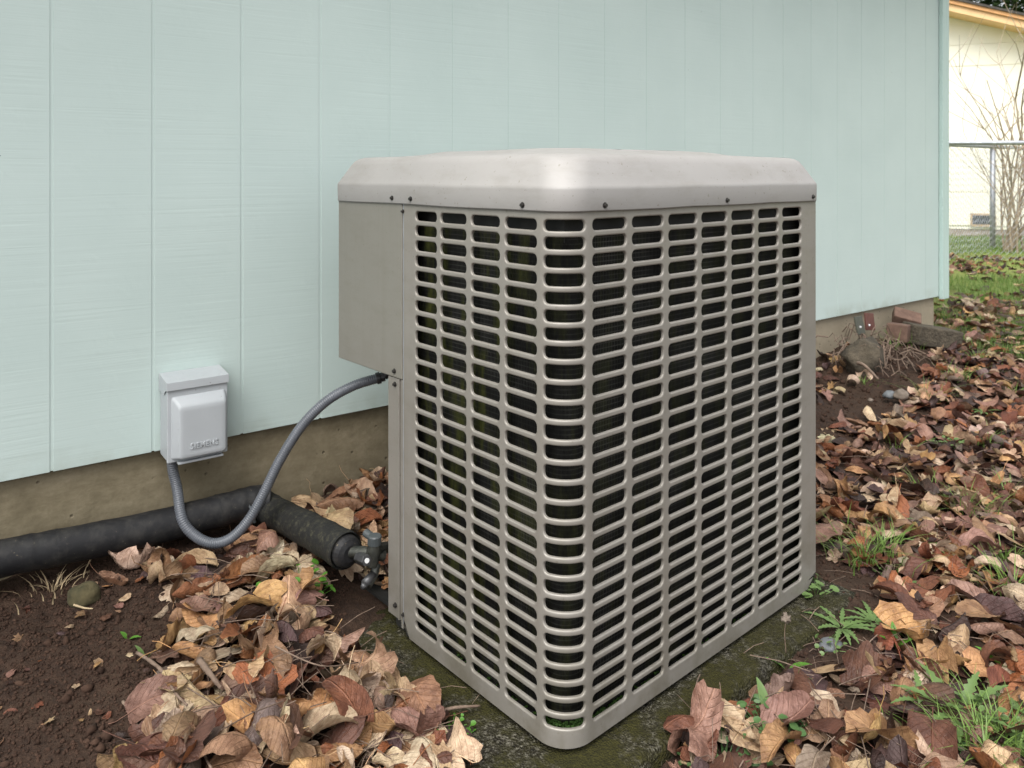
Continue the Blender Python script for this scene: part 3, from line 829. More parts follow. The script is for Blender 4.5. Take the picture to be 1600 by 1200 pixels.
mb = MB(); mb.add(hv + inner, allf); hood = mb.build("hood", M['box'], dc, bevel=.0016, segs=2)
# raised pan of the pull-out cover
cvz0, cvz1 = .008, .148
def rloop(x0, x1, z0, z1, r, y, n=6):
    pts = []
    for (cx, cz, a0) in ((x1 - r, z1 - r, 0), (x0 + r, z1 - r, 90), (x0 + r, z0 + r, 180), (x1 - r, z0 + r, 270)):
        for j in range(n + 1):
            a = math.radians(a0 + 90 * j / n); pts.append((cx + r * math.cos(a), y, cz + r * math.sin(a)))
    return pts
loops = [rloop(-hw + .007, hw - .004, cvz0 - .003, cvz1, .007, -BD + .001), rloop(-hw + .008, hw - .005, cvz0 - .002, cvz1 - .001, .007, -BD - .002),
         rloop(-hw + .0125, hw - .006, cvz0, cvz1 - .007, .007, -BD - .0085), rloop(-hw + .018, hw - .007, cvz0 + .001, cvz1 - .016, .008, -BD - .0175),
         rloop(-hw + .020, hw - .0085, cvz0 + .002, cvz1 - .0195, .008, -BD - .0205), rloop(-hw + .0235, hw - .012, cvz0 + .005, cvz1 - .0235, .006, -BD - .0220),
         rloop(-hw + .030, hw - .02, cvz0 + .012, cvz1 - .032, .004, -BD - .0222)]
mb = MB(); n = len(loops[0])
for l in loops: mb.v.extend(l)
for a in range(len(loops) - 1):
    for j in range(n): mb.f.append((a*n+j, a*n+(j+1)%n, (a+1)*n+(j+1)%n, (a+1)*n+j))
mb.f.append(tuple((len(loops)-1)*n + j for j in range(n)))
cover = mb.build("raised_cover", M['box'], dc, smooth=True)
mb = MB(); mb.box((-hw + .02, -BD - .012, -.004), (hw - .012, -BD + .02, .001)); mb.build("pull_lip", M['box'], dc, bevel=.001)
fc = bpy.data.curves.new("lettering", 'FONT'); fc.body = "SIEMENS"; fc.size = .0178; fc.extrude = .0016; fc.offset = .00032; fc.shear = .10
fc.bevel_depth = .00022; fc.space_character = 1.18; fc.align_x = 'CENTER'; fc.resolution_u = 3
fo = bpy.data.objects.new("lettering_curve", fc); COL.objects.link(fo)
dg = bpy.context.evaluated_depsgraph_get(); fm = bpy.data.meshes.new_from_object(fo.evaluated_get(dg)); bpy.data.objects.remove(fo)
fm.materials.clear(); fm.materials.append(M['box']); fm.name = "lettering"
lt = bpy.data.objects.new("lettering", fm); COL.objects.link(lt); lt.parent = cover
lt.rotation_euler = (math.radians(90), 0, 0); lt.scale = (.80, 1.0, 1); lt.location = (.0075, -BD - .0224, .030)

# ------------------------------------------------------------------ conduit
cpts = [wallp(BX + .016, .040, .272), wallp(BX + .018, .042, .235), wallp(BX + .025, .050, .195)]
for (px, py, d) in ((285, 812, .085), (306, 838, .105), (334, 849, .125), (362, 840, .14), (388, 813, .155), (410, 775, .165), (438, 718, .18), (472, 665, .205), (510, 627, .235), (552, 603, .262), (592, 590.5, .285)):
    # depth of the plane parallel to the wall at distance d
    u = (px - 800) / F; P = W0 + nW * d; s = (u * P.y - P.x) / (eW.x - u * eW.y); Y = P.y + s * eW.y
    cpts.append(atY(px, py, Y))
cp = smooth_path(cpts, 26)
# resample evenly for the ribs
dl = [0]
for a, b in zip(cp[:-1], cp[1:]): dl.append(dl[-1] + (b - a).length)
tot = dl[-1]; npt = int(tot / 0.0012)
xs = np.interp(np.linspace(0, tot, npt), dl, [p.x for p in cp]); ys = np.interp(np.linspace(0, tot, npt), dl, [p.y for p in cp]); zs_ = np.interp(np.linspace(0, tot, npt), dl, [p.z for p in cp])
cond = empty("flexible_conduit", cpts[0]); tag(cond, "grey ribbed flexible conduit looping from the electrical box up to the unit", "conduit")
ci = -Vector(cpts[0])
pth = [Vector((xs[i], ys[i], zs_[i])) + ci for i in range(npt)]
mb = MB(); mb.tube(pth, [.0112 + .0007 * math.cos(2 * math.pi * i * .0012 / .0048) for i in range(npt)], 18); mb.build("ribbed_hose", M['conduit'], cond, smooth=True)
d0 = (pth[-1] - pth[-6]).normalized()
mb = MB(); mb.tube([pth[-1] - d0 * .006, pth[-1] + d0 * .004], [.0138, .0138], 18); mb.tube([pth[-1] + d0 * .004, pth[-1] + d0 * .014], [.0112, .0118], 8); mb.tube([pth[-1] + d0 * .012, pth[-1] + d0 * .03 + Vector((0, 0, .012))], [.010, .010], 12); mb.build("connector", M['fitting'], cond, bevel=.0008)
mb = MB(); mb.tube([pth[0] + Vector((0, 0, -.012)), pth[0] + Vector((0, 0, .002))], [.0125, .0128], 18); mb.build("connector", M['fitting'], cond)

# ------------------------------------------------------------------ regions on the ground
def poly(pts, z=0.0): return [(at(x, y, z).x, at(x, y, z).y) for x, y in pts]
def inside(P, x, y):
    r = False; n = len(P)
    for i in range(n):
        x0, y0 = P[i]; x1, y1 = P[(i+1) % n]
        if (y0 > y) != (y1 > y) and x < (x1 - x0) * (y - y0) / (y1 - y0) + x0: r = not r
    return r
LEFT = poly([(150, 912), (225, 868), (330, 852), (420, 842), (455, 800), (520, 785), (596, 752), (640, 800), (640, 930), (556, 948), (572, 990), (640, 1030), (668, 1085), (690, 1120), (735, 1160), (700, 1290), (150, 1290), (228, 1150), (262, 1085), (250, 1040), (282, 990), (322, 968), (260, 950)], 0.01)
RIGHT = poly([(1052, 1120), (1120, 1085), (1190, 1060), (1262, 1015), (1310, 1020), (1375, 1000), (1415, 930), (1375, 878), (1300, 855), (1262, 850), (1262, 680), (1330, 665), (1405, 650), (1462, 590), (1420, 545), (1440, 520), (1500, 505), (1560, 470), (1760, 455), (1760, 1290), (1060, 1290)], 0.0)
FOOT = poly([(1268, 600), (1268, 545), (1300, 530), (1340, 545), (1360, 575), (1300, 585)], 0.13)
UPOLY = [tuple((UC + eR * a + eL * b)[:2]) for a, b in ((-.012, -.012), (UW + .012, -.012), (UW + .012, UD + .01), (.21, UD + .01), (.21, .52), (-.012, .52))]
SIL = [(529, 250), (860, 236), (1275, 252), (1272, 890), (880, 1165), (632, 985), (605, 940), (605, 590), (532, 555)]

# ------------------------------------------------------------------ soil crumbs (uncountable)
ico_v = np.array([(0,0,1),(.894,0,.447),(.276,.851,.447),(-.724,.526,.447),(-.724,-.526,.447),(.276,-.851,.447),(.724,.526,-.447),(-.276,.851,-.447),(-.894,0,-.447),(-.276,-.851,-.447),(.724,-.526,-.447),(0,0,-1)])
ico_f = np.array([(0,1,2),(0,2,3),(0,3,4),(0,4,5),(0,5,1),(1,6,2),(2,7,3),(3,8,4),(4,9,5),(5,10,1),(6,7,2),(7,8,3),(8,9,4),(9,10,5),(10,6,1),(11,7,6),(11,8,7),(11,9,8),(11,10,9),(11,6,10)])
def real_ground(x, y):
    return ground_z(x, y) + 0.0
def crumbs(name, regions, mat, label, cat):
    vs, fs = [], []; o = 0
    for (n, sx0, sx1, sy0, sy1, rmin, rmax, test) in regions:
        xx = rng.uniform(sx0, sx1, n); yy = rng.uniform(sy0, sy1, n); rr_ = rmin + (rmax - rmin) * rng.random(n) ** 5
        for x, y, r in zip(xx, yy, rr_):
            if not test(x, y): continue
            z = float(ground_z(x, y)) + 0.011 * mnoise.noise((x * 9, y * 9, 0.3)) + 0.006 * mnoise.noise((x * 31, y * 31, 2.1)) + 0.0035 * mnoise.noise((x * 75, y * 75, 5.0))
            v = ico_v * (r * rng.uniform(.5, 1.4, (12, 1))) * rng.uniform(.6, 1.25, (1, 3))
            vs.append(v + (x, y, z + r * .25)); fs.append(ico_f + o); o += 12
    ob = mesh_np(name, np.vstack(vs), np.vstack(fs), mat, smooth=False)
    return tag(ob, label, cat, kind='stuff')
def t_left(x, y):
    return wcoord((x, y))[1] > .02 and not inside(UPOLY, x, y)
crumbs("soil_crumbs", [(52000, -1.25, -.35, 1.08, 2.0, .0008, .0042, t_left), (900, -1.2, -.45, 1.1, 1.8, .003, .0095, t_left),
                       (5000, .55, 1.2, 1.4, 2.3, .0015, .007, t_left), (7000, 1.1, 2.4, 2.3, 3.9, .002, .012, t_left)],
       M['clod'], "loose dark brown soil crumbs covering the bare earth beside the foundation", "soil")

# ------------------------------------------------------------------ leaves
PAL = {
    'pale tan': (.50, .345, .205), 'golden tan': (.45, .26, .115), 'buff': (.57, .44, .30), 'light brown': (.29, .165, .09),
    'russet': (.185, .066, .034), 'orange brown': (.29, .110, .042), 'chestnut brown': (.110, .048, .029), 'dark brown': (.045, .022, .015),
    'purplish brown': (.085, .048, .045), 'pinkish brown': (.29, .165, .120), 'greyish brown': (.20, .150, .115)}
def leaf_outline(kind, th):
    """radius of the outline for a direction th; the tip lies at th = 0, the stalk at pi"""
    if kind == 'oval':
        a, b = .5, .5 * LO['w']
        r = a * b / np.sqrt((b * np.cos(th)) ** 2 + (a * np.sin(th)) ** 2)
        tip = np.exp(-(np.angle(np.exp(1j * th)) / .22) ** 2) * .10
        return r * (1 + tip + .10 * np.cos(th) * 0) * (1 + .03 * np.sin(th * 9 + LO['p']))
    n = LO['n']
    a = np.angle(np.exp(1j * th))
    lob = np.abs(np.cos(a * n / 2)) ** .75
    r = .30 + .20 * lob
    r = r * (1 + .16 * np.cos(a)) * (1 + .05 * np.sin(a * 13 + LO['p']))
    notch = np.exp(-((np.abs(a) - math.pi) / .3) ** 2) * .12
    return (r - notch)
LO = {}
def make_leaf(L, kind, form, detail):
    nr, nt = (8, 36) if detail == 2 else ((4, 20) if detail == 1 else (3, 14))
    LO['w'] = rng.uniform(.5, .82); LO['n'] = rng.choice([3, 5, 5, 7]); LO['p'] = rng.uniform(0, 6)
    th = np.linspace(0, 2 * np.pi, nt, endpoint=False); ro = leaf_outline(kind, th)
    # bites and tears
    ro = ro * (1 + rng.normal(0, .022, nt))
    for _ in range(rng.integers(0, 4)):
        ro = ro * (1 - rng.uniform(.05, .22) * np.exp(-(np.angle(np.exp(1j * (th - rng.uniform(0, 6.28)))) / rng.uniform(.1, .3)) ** 2))
    rad = (np.arange(1, nr + 1) / nr) ** .85
    x = np.concatenate([[0], (rad[:, None] * (ro * np.cos(th))[None]).ravel()]); y = np.concatenate([[0], (rad[:, None] * (ro * np.sin(th))[None]).ravel()])
    uv = np.stack([x, y], -1)
    rr2 = np.sqrt(x * x + y * y)
    z = np.zeros_like(x)
    A = {'flat': .25, 'wavy': .7, 'cupped': .45, 'curled': .7, 'folded': .5, 'crumpled': 1.25, 'rolled': .5}[form]
    for _ in range(5):
        a = rng.uniform(0, 6.28); f = rng.uniform(5, 15); z += A * .16 / f * np.sin(f * (x * np.cos(a) + y * np.sin(a)) + rng.uniform(0, 6.28)) * (0.4 + rr2 * 2)
    z += A * .035 * np.sin(np.arctan2(y, x) * rng.integers(3, 7) + rng.uniform(0, 6)) * (rr2 / .45) ** 2
    for _ in range(6):
        a = rng.uniform(0, 6.28); f = rng.uniform(18, 38); z += A * .075 / f * np.sin(f * (x * np.cos(a) + y * np.sin(a)) + rng.uniform(0, 6.28) + 2 * np.sin(7 * x + 5 * y))
    z += .030 * (np.abs(np.mod(x * 8.5 - np.abs(y) * 8, 1) - .5)) * A
    fold = {'flat': .08, 'wavy': .15, 'cupped': .35, 'curled': .3, 'folded': 1.25, 'crumpled': .45, 'rolled': .3}[form] * rng.uniform(.6, 1.3)
    ay = np.abs(y); z = z + ay * math.sin(fold) ; y = y * math.cos(fold)
    kx = {'flat': .5, 'wavy': 1.0, 'cupped': 2.2, 'curled': 4.2, 'folded': 1.6, 'crumpled': 2.6, 'rolled': .8}[form] * rng.uniform(.4, 1.1) * rng.choice([-1, 1], p=[.3, .7])
    ky = {'flat': .3, 'wavy': .6, 'cupped': 2.2, 'curled': 1.2, 'folded': .5, 'crumpled': 2.4, 'rolled': 6.5}[form] * rng.uniform(.4, 1.1)
    def bend(a, z, k):
        if abs(k) < 1e-3: return a, z
        R = 1 / k - z; return R * np.sin(a * k), 1 / k - R * np.cos(a * k)
    y, z = bend(y, z, ky)
    # bend along a slanted axis so curls differ
    sl = rng.uniform(-.5, .5); c, s = math.cos(sl), math.sin(sl)
    xa, ya = x * c + y * s, -x * s + y * c
    xa, z = bend(xa, z, kx)
    x, y = xa * c - ya * s, xa * s + ya * c
    V = np.stack([x, y, z], -1) * L
    T = [(0, 1 + j, 1 + (j + 1) % nt) for j in range(nt)]
    for r in range(nr - 1):
        a = 1 + r * nt; b = a + nt
        for j in range(nt):
            j2 = (j + 1) % nt
            T.append((a + j, b + j, b + j2)); T.append((a + j, b + j2, a + j2))
    T = np.array(T)
    if detail >= 1 and rng.random() < .6:      # stalk
        k = nr * nt + 1 - nt + nt // 2; p0 = V[k - 0]; pin = V[1 + nt // 2]
        d = p0 - pin; d = d / (np.linalg.norm(d) + 1e-9); ln = L * rng.uniform(.25, .55)
        side = np.cross(d, [0, 0, 1.0]); side = side / (np.linalg.norm(side) + 1e-9); upv = np.cross(side, d)
        pts = []; w = L * .008
        for q in range(4):
            c_ = p0 + d * ln * q / 3 + upv * ln * .12 * (q / 3) ** 2 * rng.uniform(-1, 2)
            for aa in (0, 2.1, 4.2): pts.append(c_ + w * (side * math.cos(aa) + upv * math.sin(aa)))
        o = len(V); V = np.vstack([V, pts]); uv = np.vstack([uv, np.tile([[.0, 0.0]], (12, 1))])
        for q in range(3):
            for m in range(3):
                m2 = (m + 1) % 3; T = np.vstack([T, [(o+q*3+m, o+q*3+m2, o+q*3+3+m2), (o+q*3+m, o+q*3+3+m2, o+q*3+3+m)]])
    return V, T, uv
HG = .008; hx0, hy0 = -1.5, .9; hnx, hny = int(4.9 / HG), int(4.6 / HG)
hxs = hx0 + (np.arange(hnx) + .5) * HG; hys = hy0 + (np.arange(hny) + .5) * HG
HX, HY = np.meshgrid(hxs, hys); H = ground_z(HX, HY)
# pad and pipes raise the surface on which leaves come to rest
du, dv = HX - UC.x, HY - UC.y
tt_ = du * eR.x + dv * eR.y; ss_ = du * eL.x + dv * eL.y
onpad = (tt_ > -.13) & (ss_ > -.077) & (tt_ < UW + .06) & (ss_ < UD + .05)
H = np.where(onpad, np.maximum(H, PAD_Z), H)
def hsample(x, y):
    i = np.clip(((x - hx0) / HG).astype(int), 0, hnx - 1); j = np.clip(((y - hy0) / HG).astype(int), 0, hny - 1); return j, i
PIPEC = [wallp(s, .05)[:2] for s in np.linspace(-1, .15, 40)]
BR = [(p.x, p.y) for p in bend]
def near_pipe(x, y, m=.035):
    s, d = wcoord((x, y))
    if s < .18 and d < .05 + m: return True
    for (a, b) in zip(BR[:-1], BR[1:]):
        ax, ay = a; bx, by = b; L2 = (bx-ax)**2 + (by-ay)**2
        t = max(0, min(1, ((x-ax)*(bx-ax) + (y-ay)*(by-ay)) / L2))
        if (x-ax-t*(bx-ax))**2 + (y-ay-t*(by-ay))**2 < m*m: return True
    return False
LOWC = [tuple(p) for p in cp[::6] if p.z < .17]
LEAVES = []
def drop(x, y, L, kind, form, cname, tilt, detail, lift=0.0):
    V, T, uv = make_leaf(L, kind, form, detail)
    if rng.random() < .35: V = V * (1, 1, -1); T = T[:, ::-1]
    yaw = rng.uniform(0, 6.28)
    R = Matrix.Rotation(rng.normal(0, tilt), 3, 'X') @ Matrix.Rotation(rng.normal(0, tilt), 3, 'Y')
    R = np.array(R) @ np.array(Matrix.Rotation(yaw, 3, 'Z'))
    V = V @ R.T
    X, Y = V[:, 0] + x, V[:, 1] + y
    # stay out of the cabinet and the wall
    dW = (X - W0.x) * nW.x + (Y - W0.y) * nW.y; sW = (X - W0.x) * eW.x + (Y - W0.y) * eW.y
    if ((dW < -.012) & (sW < 3.75)).any(): return False
    t_ = (X - UC.x) * eR.x + (Y - UC.y) * eR.y; s_ = (X - UC.x) * eL.x + (Y - UC.y) * eL.y
    if ((t_ > -.004) & (t_ < UW + .004) & (s_ > -.004) & (s_ < UD + .004) & ~((t_ < .2) & (s_ > .52))).any(): return False
    if ((t_ > -.055) & (t_ < .01) & (s_ > -.05) & (s_ < .46)).any() or ((t_ > -.09) & (t_ < .03) & (s_ > .44) & (s_ < .60)).any(): return False
    j, i = hsample(X, Y)
    far_ = (y > 5.3) or (x > 3.25)
    dz = (ground_z(X, Y) if far_ else H[j, i]) - V[:, 2]
    z0 = .5 * np.max(dz) + .5 * np.percentile(dz, 60) + .001 + lift
    Z = V[:, 2] + z0
    if LOWC is not None and abs(x + .62) < .4 and not far_:
        for q in LOWC:
            if (((X - q[0]) ** 2 + (Y - q[1]) ** 2 < .028 ** 2) & (Z > q[2] - .018)).any(): return False
    if not far_: np.maximum.at(H, (j, i), np.minimum(Z, H[j, i] + .009))
    c = np.array(PAL[cname]) * rng.uniform(.82, 1.18) * (1 + rng.normal(0, .04, 3))
    col = np.tile(c, (len(V), 1))
    edge = np.clip(np.sqrt((uv ** 2).sum(1)) / .5, 0, 1) ** 2
    if rng.random() < .5: col = col * (1 - .35 * edge[:, None] * rng.uniform(.3, 1))
    LEAVES.append(dict(V=np.stack([X, Y, Z], -1), T=T, uv=uv, col=np.clip(col, 0, 1), L=L, kind=kind, form=form, c=cname, x=x, y=y))
    return True
forms_top = ['wavy', 'cupped', 'curled', 'folded', 'crumpled', 'flat', 'rolled']
def pick(d): k = list(d); p = np.array([d[q] for q in k], float); return k[rng.choice(len(k), p=p / p.sum())]
palL = {'pale tan': 7, 'golden tan': 5, 'buff': 5, 'light brown': 3, 'russet': 1.4, 'orange brown': 2.6, 'chestnut brown': 1.8, 'dark brown': .9, 'pinkish brown': 2.2, 'greyish brown': .9, 'purplish brown': .3}
palR = {'pale tan': 4.0, 'golden tan': 2.6, 'buff': 2.4, 'light brown': 4, 'russet': 3.4, 'orange brown': 1.6, 'chestnut brown': 4, 'dark brown': 2.2, 'pinkish brown': 4.0, 'greyish brown': 1.4, 'purplish brown': 1.4}
palU = {'dark brown': 4, 'chestnut brown': 4, 'purplish brown': 2, 'light brown': 1.5, 'russet': 1}  # under-layer leaf colours, weighted dark to stand in for shade in the gaps
def scatter(P, n, bbox, Lr, pal, tilt, fd, detail, test=None):
    c = 0; tries = 0
    while c < n and tries < n * 12:
        tries += 1
        x, y = rng.uniform(bbox[0], bbox[1]), rng.uniform(bbox[2], bbox[3])
        if P is not None and not inside(P, x, y): continue
        if wcoord((x, y))[1] < .015 and wcoord((x, y))[0] < 3.8: continue
        if near_pipe(x, y): continue
        if test and not test(x, y): continue
        L = rng.uniform(*Lr)
        if drop(x, y, L, 'lobed' if rng.random() < .38 else 'oval', pick(fd), pick(pal), tilt, detail): c += 1
fdU = {'flat': 3, 'wavy': 3, 'cupped': 2}
fdT = {'wavy': 3, 'cupped': 3, 'curled': 2.4, 'folded': 1.4, 'crumpled': 4, 'flat': .8, 'rolled': 1.0}
bl = (-.95, .05, 1.05, 2.2)
scatter(LEFT, 170, bl, (.07, .11), palU, .10, fdU, 1)
scatter(LEFT, 230, bl, (.065, .115), palL, .28, fdT, 2)
scatter(LEFT, 120, bl, (.075, .135), palL, .30, fdT, 2)
br = (.2, 3.4, 1.05, 4.9)
rtest = lambda x, y: rng.random() < min(1.0, 2.6 / y)
scatter(RIGHT, 620, br, (.06, .10), palU, .12, fdU, 0)
scatter(RIGHT, 1700, br, (.045, .095), palR, .36, fdT, 1, rtest)
nearR = lambda x, y: y < 2.3
scatter(RIGHT, 190, (.2, 1.8, 1.05, 2.3), (.065, .125), palR, .30, fdT, 2, nearR)
scatter(FOOT, 34, (1.1, 2.0, 2.6, 4.0), (.05, .09), palR, .4, fdT, 1)
scatter(LEFT, 130, bl, (.022, .05), palL, .35, fdT, 0)
scatter(RIGHT, 260, (.2, 1.8, 1.05, 2.3), (.02, .045), palR, .35, fdT, 0, nearR)
# scattered leaves out on the lawn
def lawn_t(x, y): return wcoord((x, y))[0] > 3.6 and x / y > .5
scatter(None, 260, (2.2, 6.5, 3.9, 6.8), (.06, .10), palR, .25, fdT, 0, lambda x, y: lawn_t(x, y) and rng.random() < math.exp(-(y - 3.9) / 1.6) + .08 and x < .75 * y)
scatter(None, 260, (3.2, 5.6, 6.3, 7.5), (.05, .10), palR, .25, fdT, 0, lambda x, y: x / y > .5 and x / y < .72)
scatter(None, 110, (-1.1, -.45, 1.1, 1.8), (.010, .026), palR, .2, fdU, 0, lambda x, y: not inside(LEFT, x, y))
# single leaves lying on the bare soil and on the pad, where the photograph shows them
for px, py, L, c, f in ((105, 925, .05, 'orange brown', 'folded'), (30, 930, .06, 'pinkish brown', 'wavy'), (175, 945, .09, 'light brown', 'folded'), (195, 965, .03, 'buff', 'flat'),
                        (250, 985, .045, 'buff', 'rolled'), (1085, 1135, .125, 'pinkish brown', 'crumpled'), (1260, 1040, .09, 'purplish brown', 'wavy'), (1350, 862, .075, 'orange brown', 'cupped'),
                        (1420, 875, .07, 'buff', 'cupped'), (1395, 925, .10, 'russet', 'cupped'), (275, 1000, .05, 'light brown', 'wavy'), (255, 1085, .05, 'greyish brown', 'curled'), (640, 1100, .1, 'russet', 'cupped')):
    p = at(px, py, .0); drop(p.x, p.y, L, 'oval' if c != 'pinkish brown' else 'lobed', f, c, .1, 2)

# which leaves show largest: a coarse depth buffer
BWI, BHI = 533, 400
depth = np.full((BHI, BWI), 1e9); owner = np.full((BHI, BWI), -1)
ALLP = []
for k, lf in enumerate(LEAVES):
    tri = lf['V'][lf['T']]; pts = np.concatenate([tri.mean(1), lf['V'], (tri[:, 0] + tri[:, 1]) / 2])
    u = 800 + F * pts[:, 0] / pts[:, 1]; v = 269 + F * (CAM_H - pts[:, 2]) / pts[:, 1]
    iu, iv = (u / 3).astype(int), (v / 3).astype(int)
    ok = (iu >= 0) & (iu < BWI) & (iv >= 0) & (iv < BHI)
    for a, b, d in zip(iv[ok], iu[ok], pts[ok, 1]):
        if d < depth[a, b]: depth[a, b] = d; owner[a, b] = k
silm = np.zeros_like(owner, bool)
for a in range(BHI):
    for b in range(BWI):
        if owner[a, b] >= 0 and 170 < b < 430 and inside(SIL, b * 3, a * 3): silm[a, b] = True
owner[silm] = -1
cnt = np.bincount(owner[owner >= 0], minlength=len(LEAVES))
order = np.argsort(-cnt)
single = [int(k) for k in order[:296] if cnt[k] > 0]
sset = set(single)

LM = {  # landmarks by which a leaf can be found
    'conduit loop': at(335, 870, .03), 'wrapped pipe end': at(530, 900, .02), 'pipe elbow': at(410, 850, .03), 'recess under the unit': at(580, 960, -.02),
    'bare left soil': at(250, 1020, 0), 'green seedlings': at(475, 955, .0), 'foundation': at(540, 790, .06), 'near pad corner': at(740, 1180, -.03),
    'mossy pad side': at(650, 1080, -.02), 'bottom edge twigs': at(330, 1190, 0), 'pale stick': at(260, 860 + 180, 0), 'succulent clump': at(700, 1150, -.03),
    'right pad edge': at(1130, 1090, -.03), 'clover clump': at(1190, 1150, -.04), 'dandelion rosettes': at(1330, 960, -.03), 'jagged weed': at(1500, 1090, -.03),
    'bare right soil': at(1330, 900, -.02), 'unit right corner': at(1285, 820, 0), 'big grass tuft': at(1350, 830, 0), 'green grass tuft': at(1510, 770, 0),
    'right frame edge': at(1590, 950, 0), 'soil mound': at(1330, 650, .06), 'tall grass tuft': at(1450, 610, .03), 'lawn edge': at(1560, 560, .05),
    'concrete block': at(1450, 540, .08), 'seedlings among leaves': at(1440, 700, 0), 'house corner': at(1490, 480, .1), 'orange leaf heap': at(1560, 1010, 0),
    'low rosette': at(1530, 640, .0), 'bottom right grass': at(1560, 1180, -.04), 'reddish leaf drift': at(1480, 830, 0), 'weedy gap': at(1420, 960, -.02)}
LMX = {k: np.array(v[:2]) for k, v in LM.items()}
used = {}
def leaf_label(lf):
    d = sorted(LMX, key=lambda k: np.hypot(lf['x'] - LMX[k][0], lf['y'] - LMX[k][1]))
    size = 'small' if lf['L'] < .075 else ('large' if lf['L'] > .1 else 'medium')
    shape = 'lobed' if lf['kind'] == 'lobed' else 'oval'
    base = f"{size} {lf['c']} {lf['form']} {shape} leaf"
    for a, b in ((0, 1), (0, 2), (1, 2), (0, 3)):
        lab = f"{base} between {d[a]} and {d[b]}"
        if lab not in used: used[lab] = 1; return lab
    for extra in ('nearer the camera', 'farther from the camera', 'lower in the pile', 'higher in the pile'):
        lab = f"{base} near {d[0]}, {extra}"
        if lab not in used: used[lab] = 1; return lab
    lab = f"{base} near {d[0]} and {d[4]}"; used[lab] = 1; return lab
for k in single:
    lf = LEAVES[k]; c = lf['V'].mean(0)
    ob = mesh_np("fallen_leaf", lf['V'] - c, lf['T'], M['leaf'], uv=lf['uv'], col=lf['col'], loc=tuple(c))
    grp = "fallen leaves on the ground"
    tag(ob, leaf_label(lf), "leaf", grp)
Vs, Ts, Us, Cs = [], [], [], []; o = 0
for k, lf in enumerate(LEAVES):
    if k in sset: continue
    Vs.append(lf['V']); Ts.append(lf['T'] + o); Us.append(lf['uv']); Cs.append(lf['col']); o += len(lf['V'])
lit = mesh_np("leaf_litter", np.vstack(Vs), np.vstack(Ts), M['leaf'], uv=np.vstack(Us), col=np.vstack(Cs))
tag(lit, "layer of smaller and half buried brown leaves spread under the larger ones", "leaves", kind='stuff')

# ------------------------------------------------------------------ small plants
def surf(x, y):
    j, i = hsample(np.array([x]), np.array([y])); return float(H[j, i][0])
def blade(mb, p, h, w, lean, az_, segs=3):
    pr = None; d = Vector((math.cos(az_), math.sin(az_), 0)); sd = Vector((-d.y, d.x, 0))
    idx_ = []
    for k in range(segs + 1):
        t = k / segs; c = p + d * lean * t * t + Vector((0, 0, h * (t - .25 * t * t * (lean / max(h, .001)))))
        ww = w * (1 - t ** 1.6) + .0002
        o = len(mb.v); mb.v.append(c - sd * ww); mb.v.append(c + sd * ww)
        if k: mb.f.append((o - 2, o - 1, o + 1, o))
def tuft(px, py, z, n, h, spread, label, mat='grass', grp="grass tufts among the leaves"):
    p = at(px, py, z); root = Vector((p.x, p.y, .35 * float(ground_z(p.x, p.y)) + .65 * min(surf(p.x, p.y), float(ground_z(p.x, p.y)) + .05)))
    mb = MB()
    for _ in range(int(n * .6)):
        a = random.uniform(0, 6.28); r = abs(random.gauss(0, min(spread * .42, .004 * n)))
        b = Vector((math.cos(a) * r, math.sin(a) * r, 0))
        hh = h * random.uniform(.3, 1.0)
        blade(mb, b, hh, random.uniform(.0008, .0017), hh * random.uniform(.3, 1.7), a + random.uniform(-.7, .7), 4)
    ob = mb.build("grass_tuft", M[mat], smooth=True, loc=root); tag(ob, label, "grass", grp); return ob
tuft(1352, 862, 0, 150, .095, .13, "big loose tuft of grass between the unit's right corner and the bare soil")
tuft(1510, 790, 0, 130, .085, .09, "thick bright green tuft of grass in the middle of the right leaf drift")
tuft(1452, 620, .04, 45, .13, .09, "tall sparse tuft of grass at the edge of the soil mound")
tuft(1490, 600, .04, 60, .11, .12, "wispy tuft of grass beyond the soil mound")
tuft(1400, 700, .0, 16, .10, .10, "few thin grass blades rising from the leaves below the mound")
tuft(1585, 920, -.02, 90, .09, .09, "grass tuft cut by the right picture edge above the large leaves")
tuft(1590, 615, .03, 60, .08, .10, "short grass tuft at the far right beside the lawn")
tuft(1480, 500, .1, 150, .11, .16, "lush grass clump against the house's far foundation corner")
tuft(1400, 545, .12, 40, .10, .10, "grass sprouting in front of the tilted brick")
tuft(1425, 545, .10, 50, .10, .15, "grass leaning over the concrete block")
tuft(1570, 1160, -.04, 110, .075, .10, "fine grass in the lower right corner under the weeds")
tuft(1500, 1130, -.04, 60, .07, .10, "short grass behind the jagged weed")
tuft(1575, 765, 0, 30, .10, .1, "few grass blades between the right drift and the picture edge")
tuft(1350, 575, .12, 40, .05, .05, "small grass sprig on the stone at the mound")
tuft(1240, 1060, -.03, 4, .07, .01, "thin grass stalks at the pad's right edge")
tuft(1385, 855, 0, 90, .07, .10, "second loose grass tuft just behind the big one by the unit")
tuft(1540, 1185, -.04, 120, .07, .10, "dense grass at the lower edge beside the leafy weed")
tuft(1470, 1150, -.04, 70, .06, .08, "short soft grass between the jagged weed and the clover")
tuft(1570, 870, -.02, 60, .07, .06, "sparse grass between the large leaves near the right edge")
tuft(1545, 690, .02, 60, .07, .10, "small green tuft in the far drift beyond the thick tuft")
tuft(1440, 760, .0, 30, .06, .08, "short blades in the drift left of the thick tuft")
tuft(1530, 560, .06, 90, .08, .16, "grass breaking through the leaves at the lawn's edge")
tuft(1590, 530, .06, 90, .08, .16, "grass patch at the lawn's edge farthest right")
ob = tuft(82, 930, .04, 60, .055, .10, "dead straw roots hanging below the black pipe", 'drygrass', None)
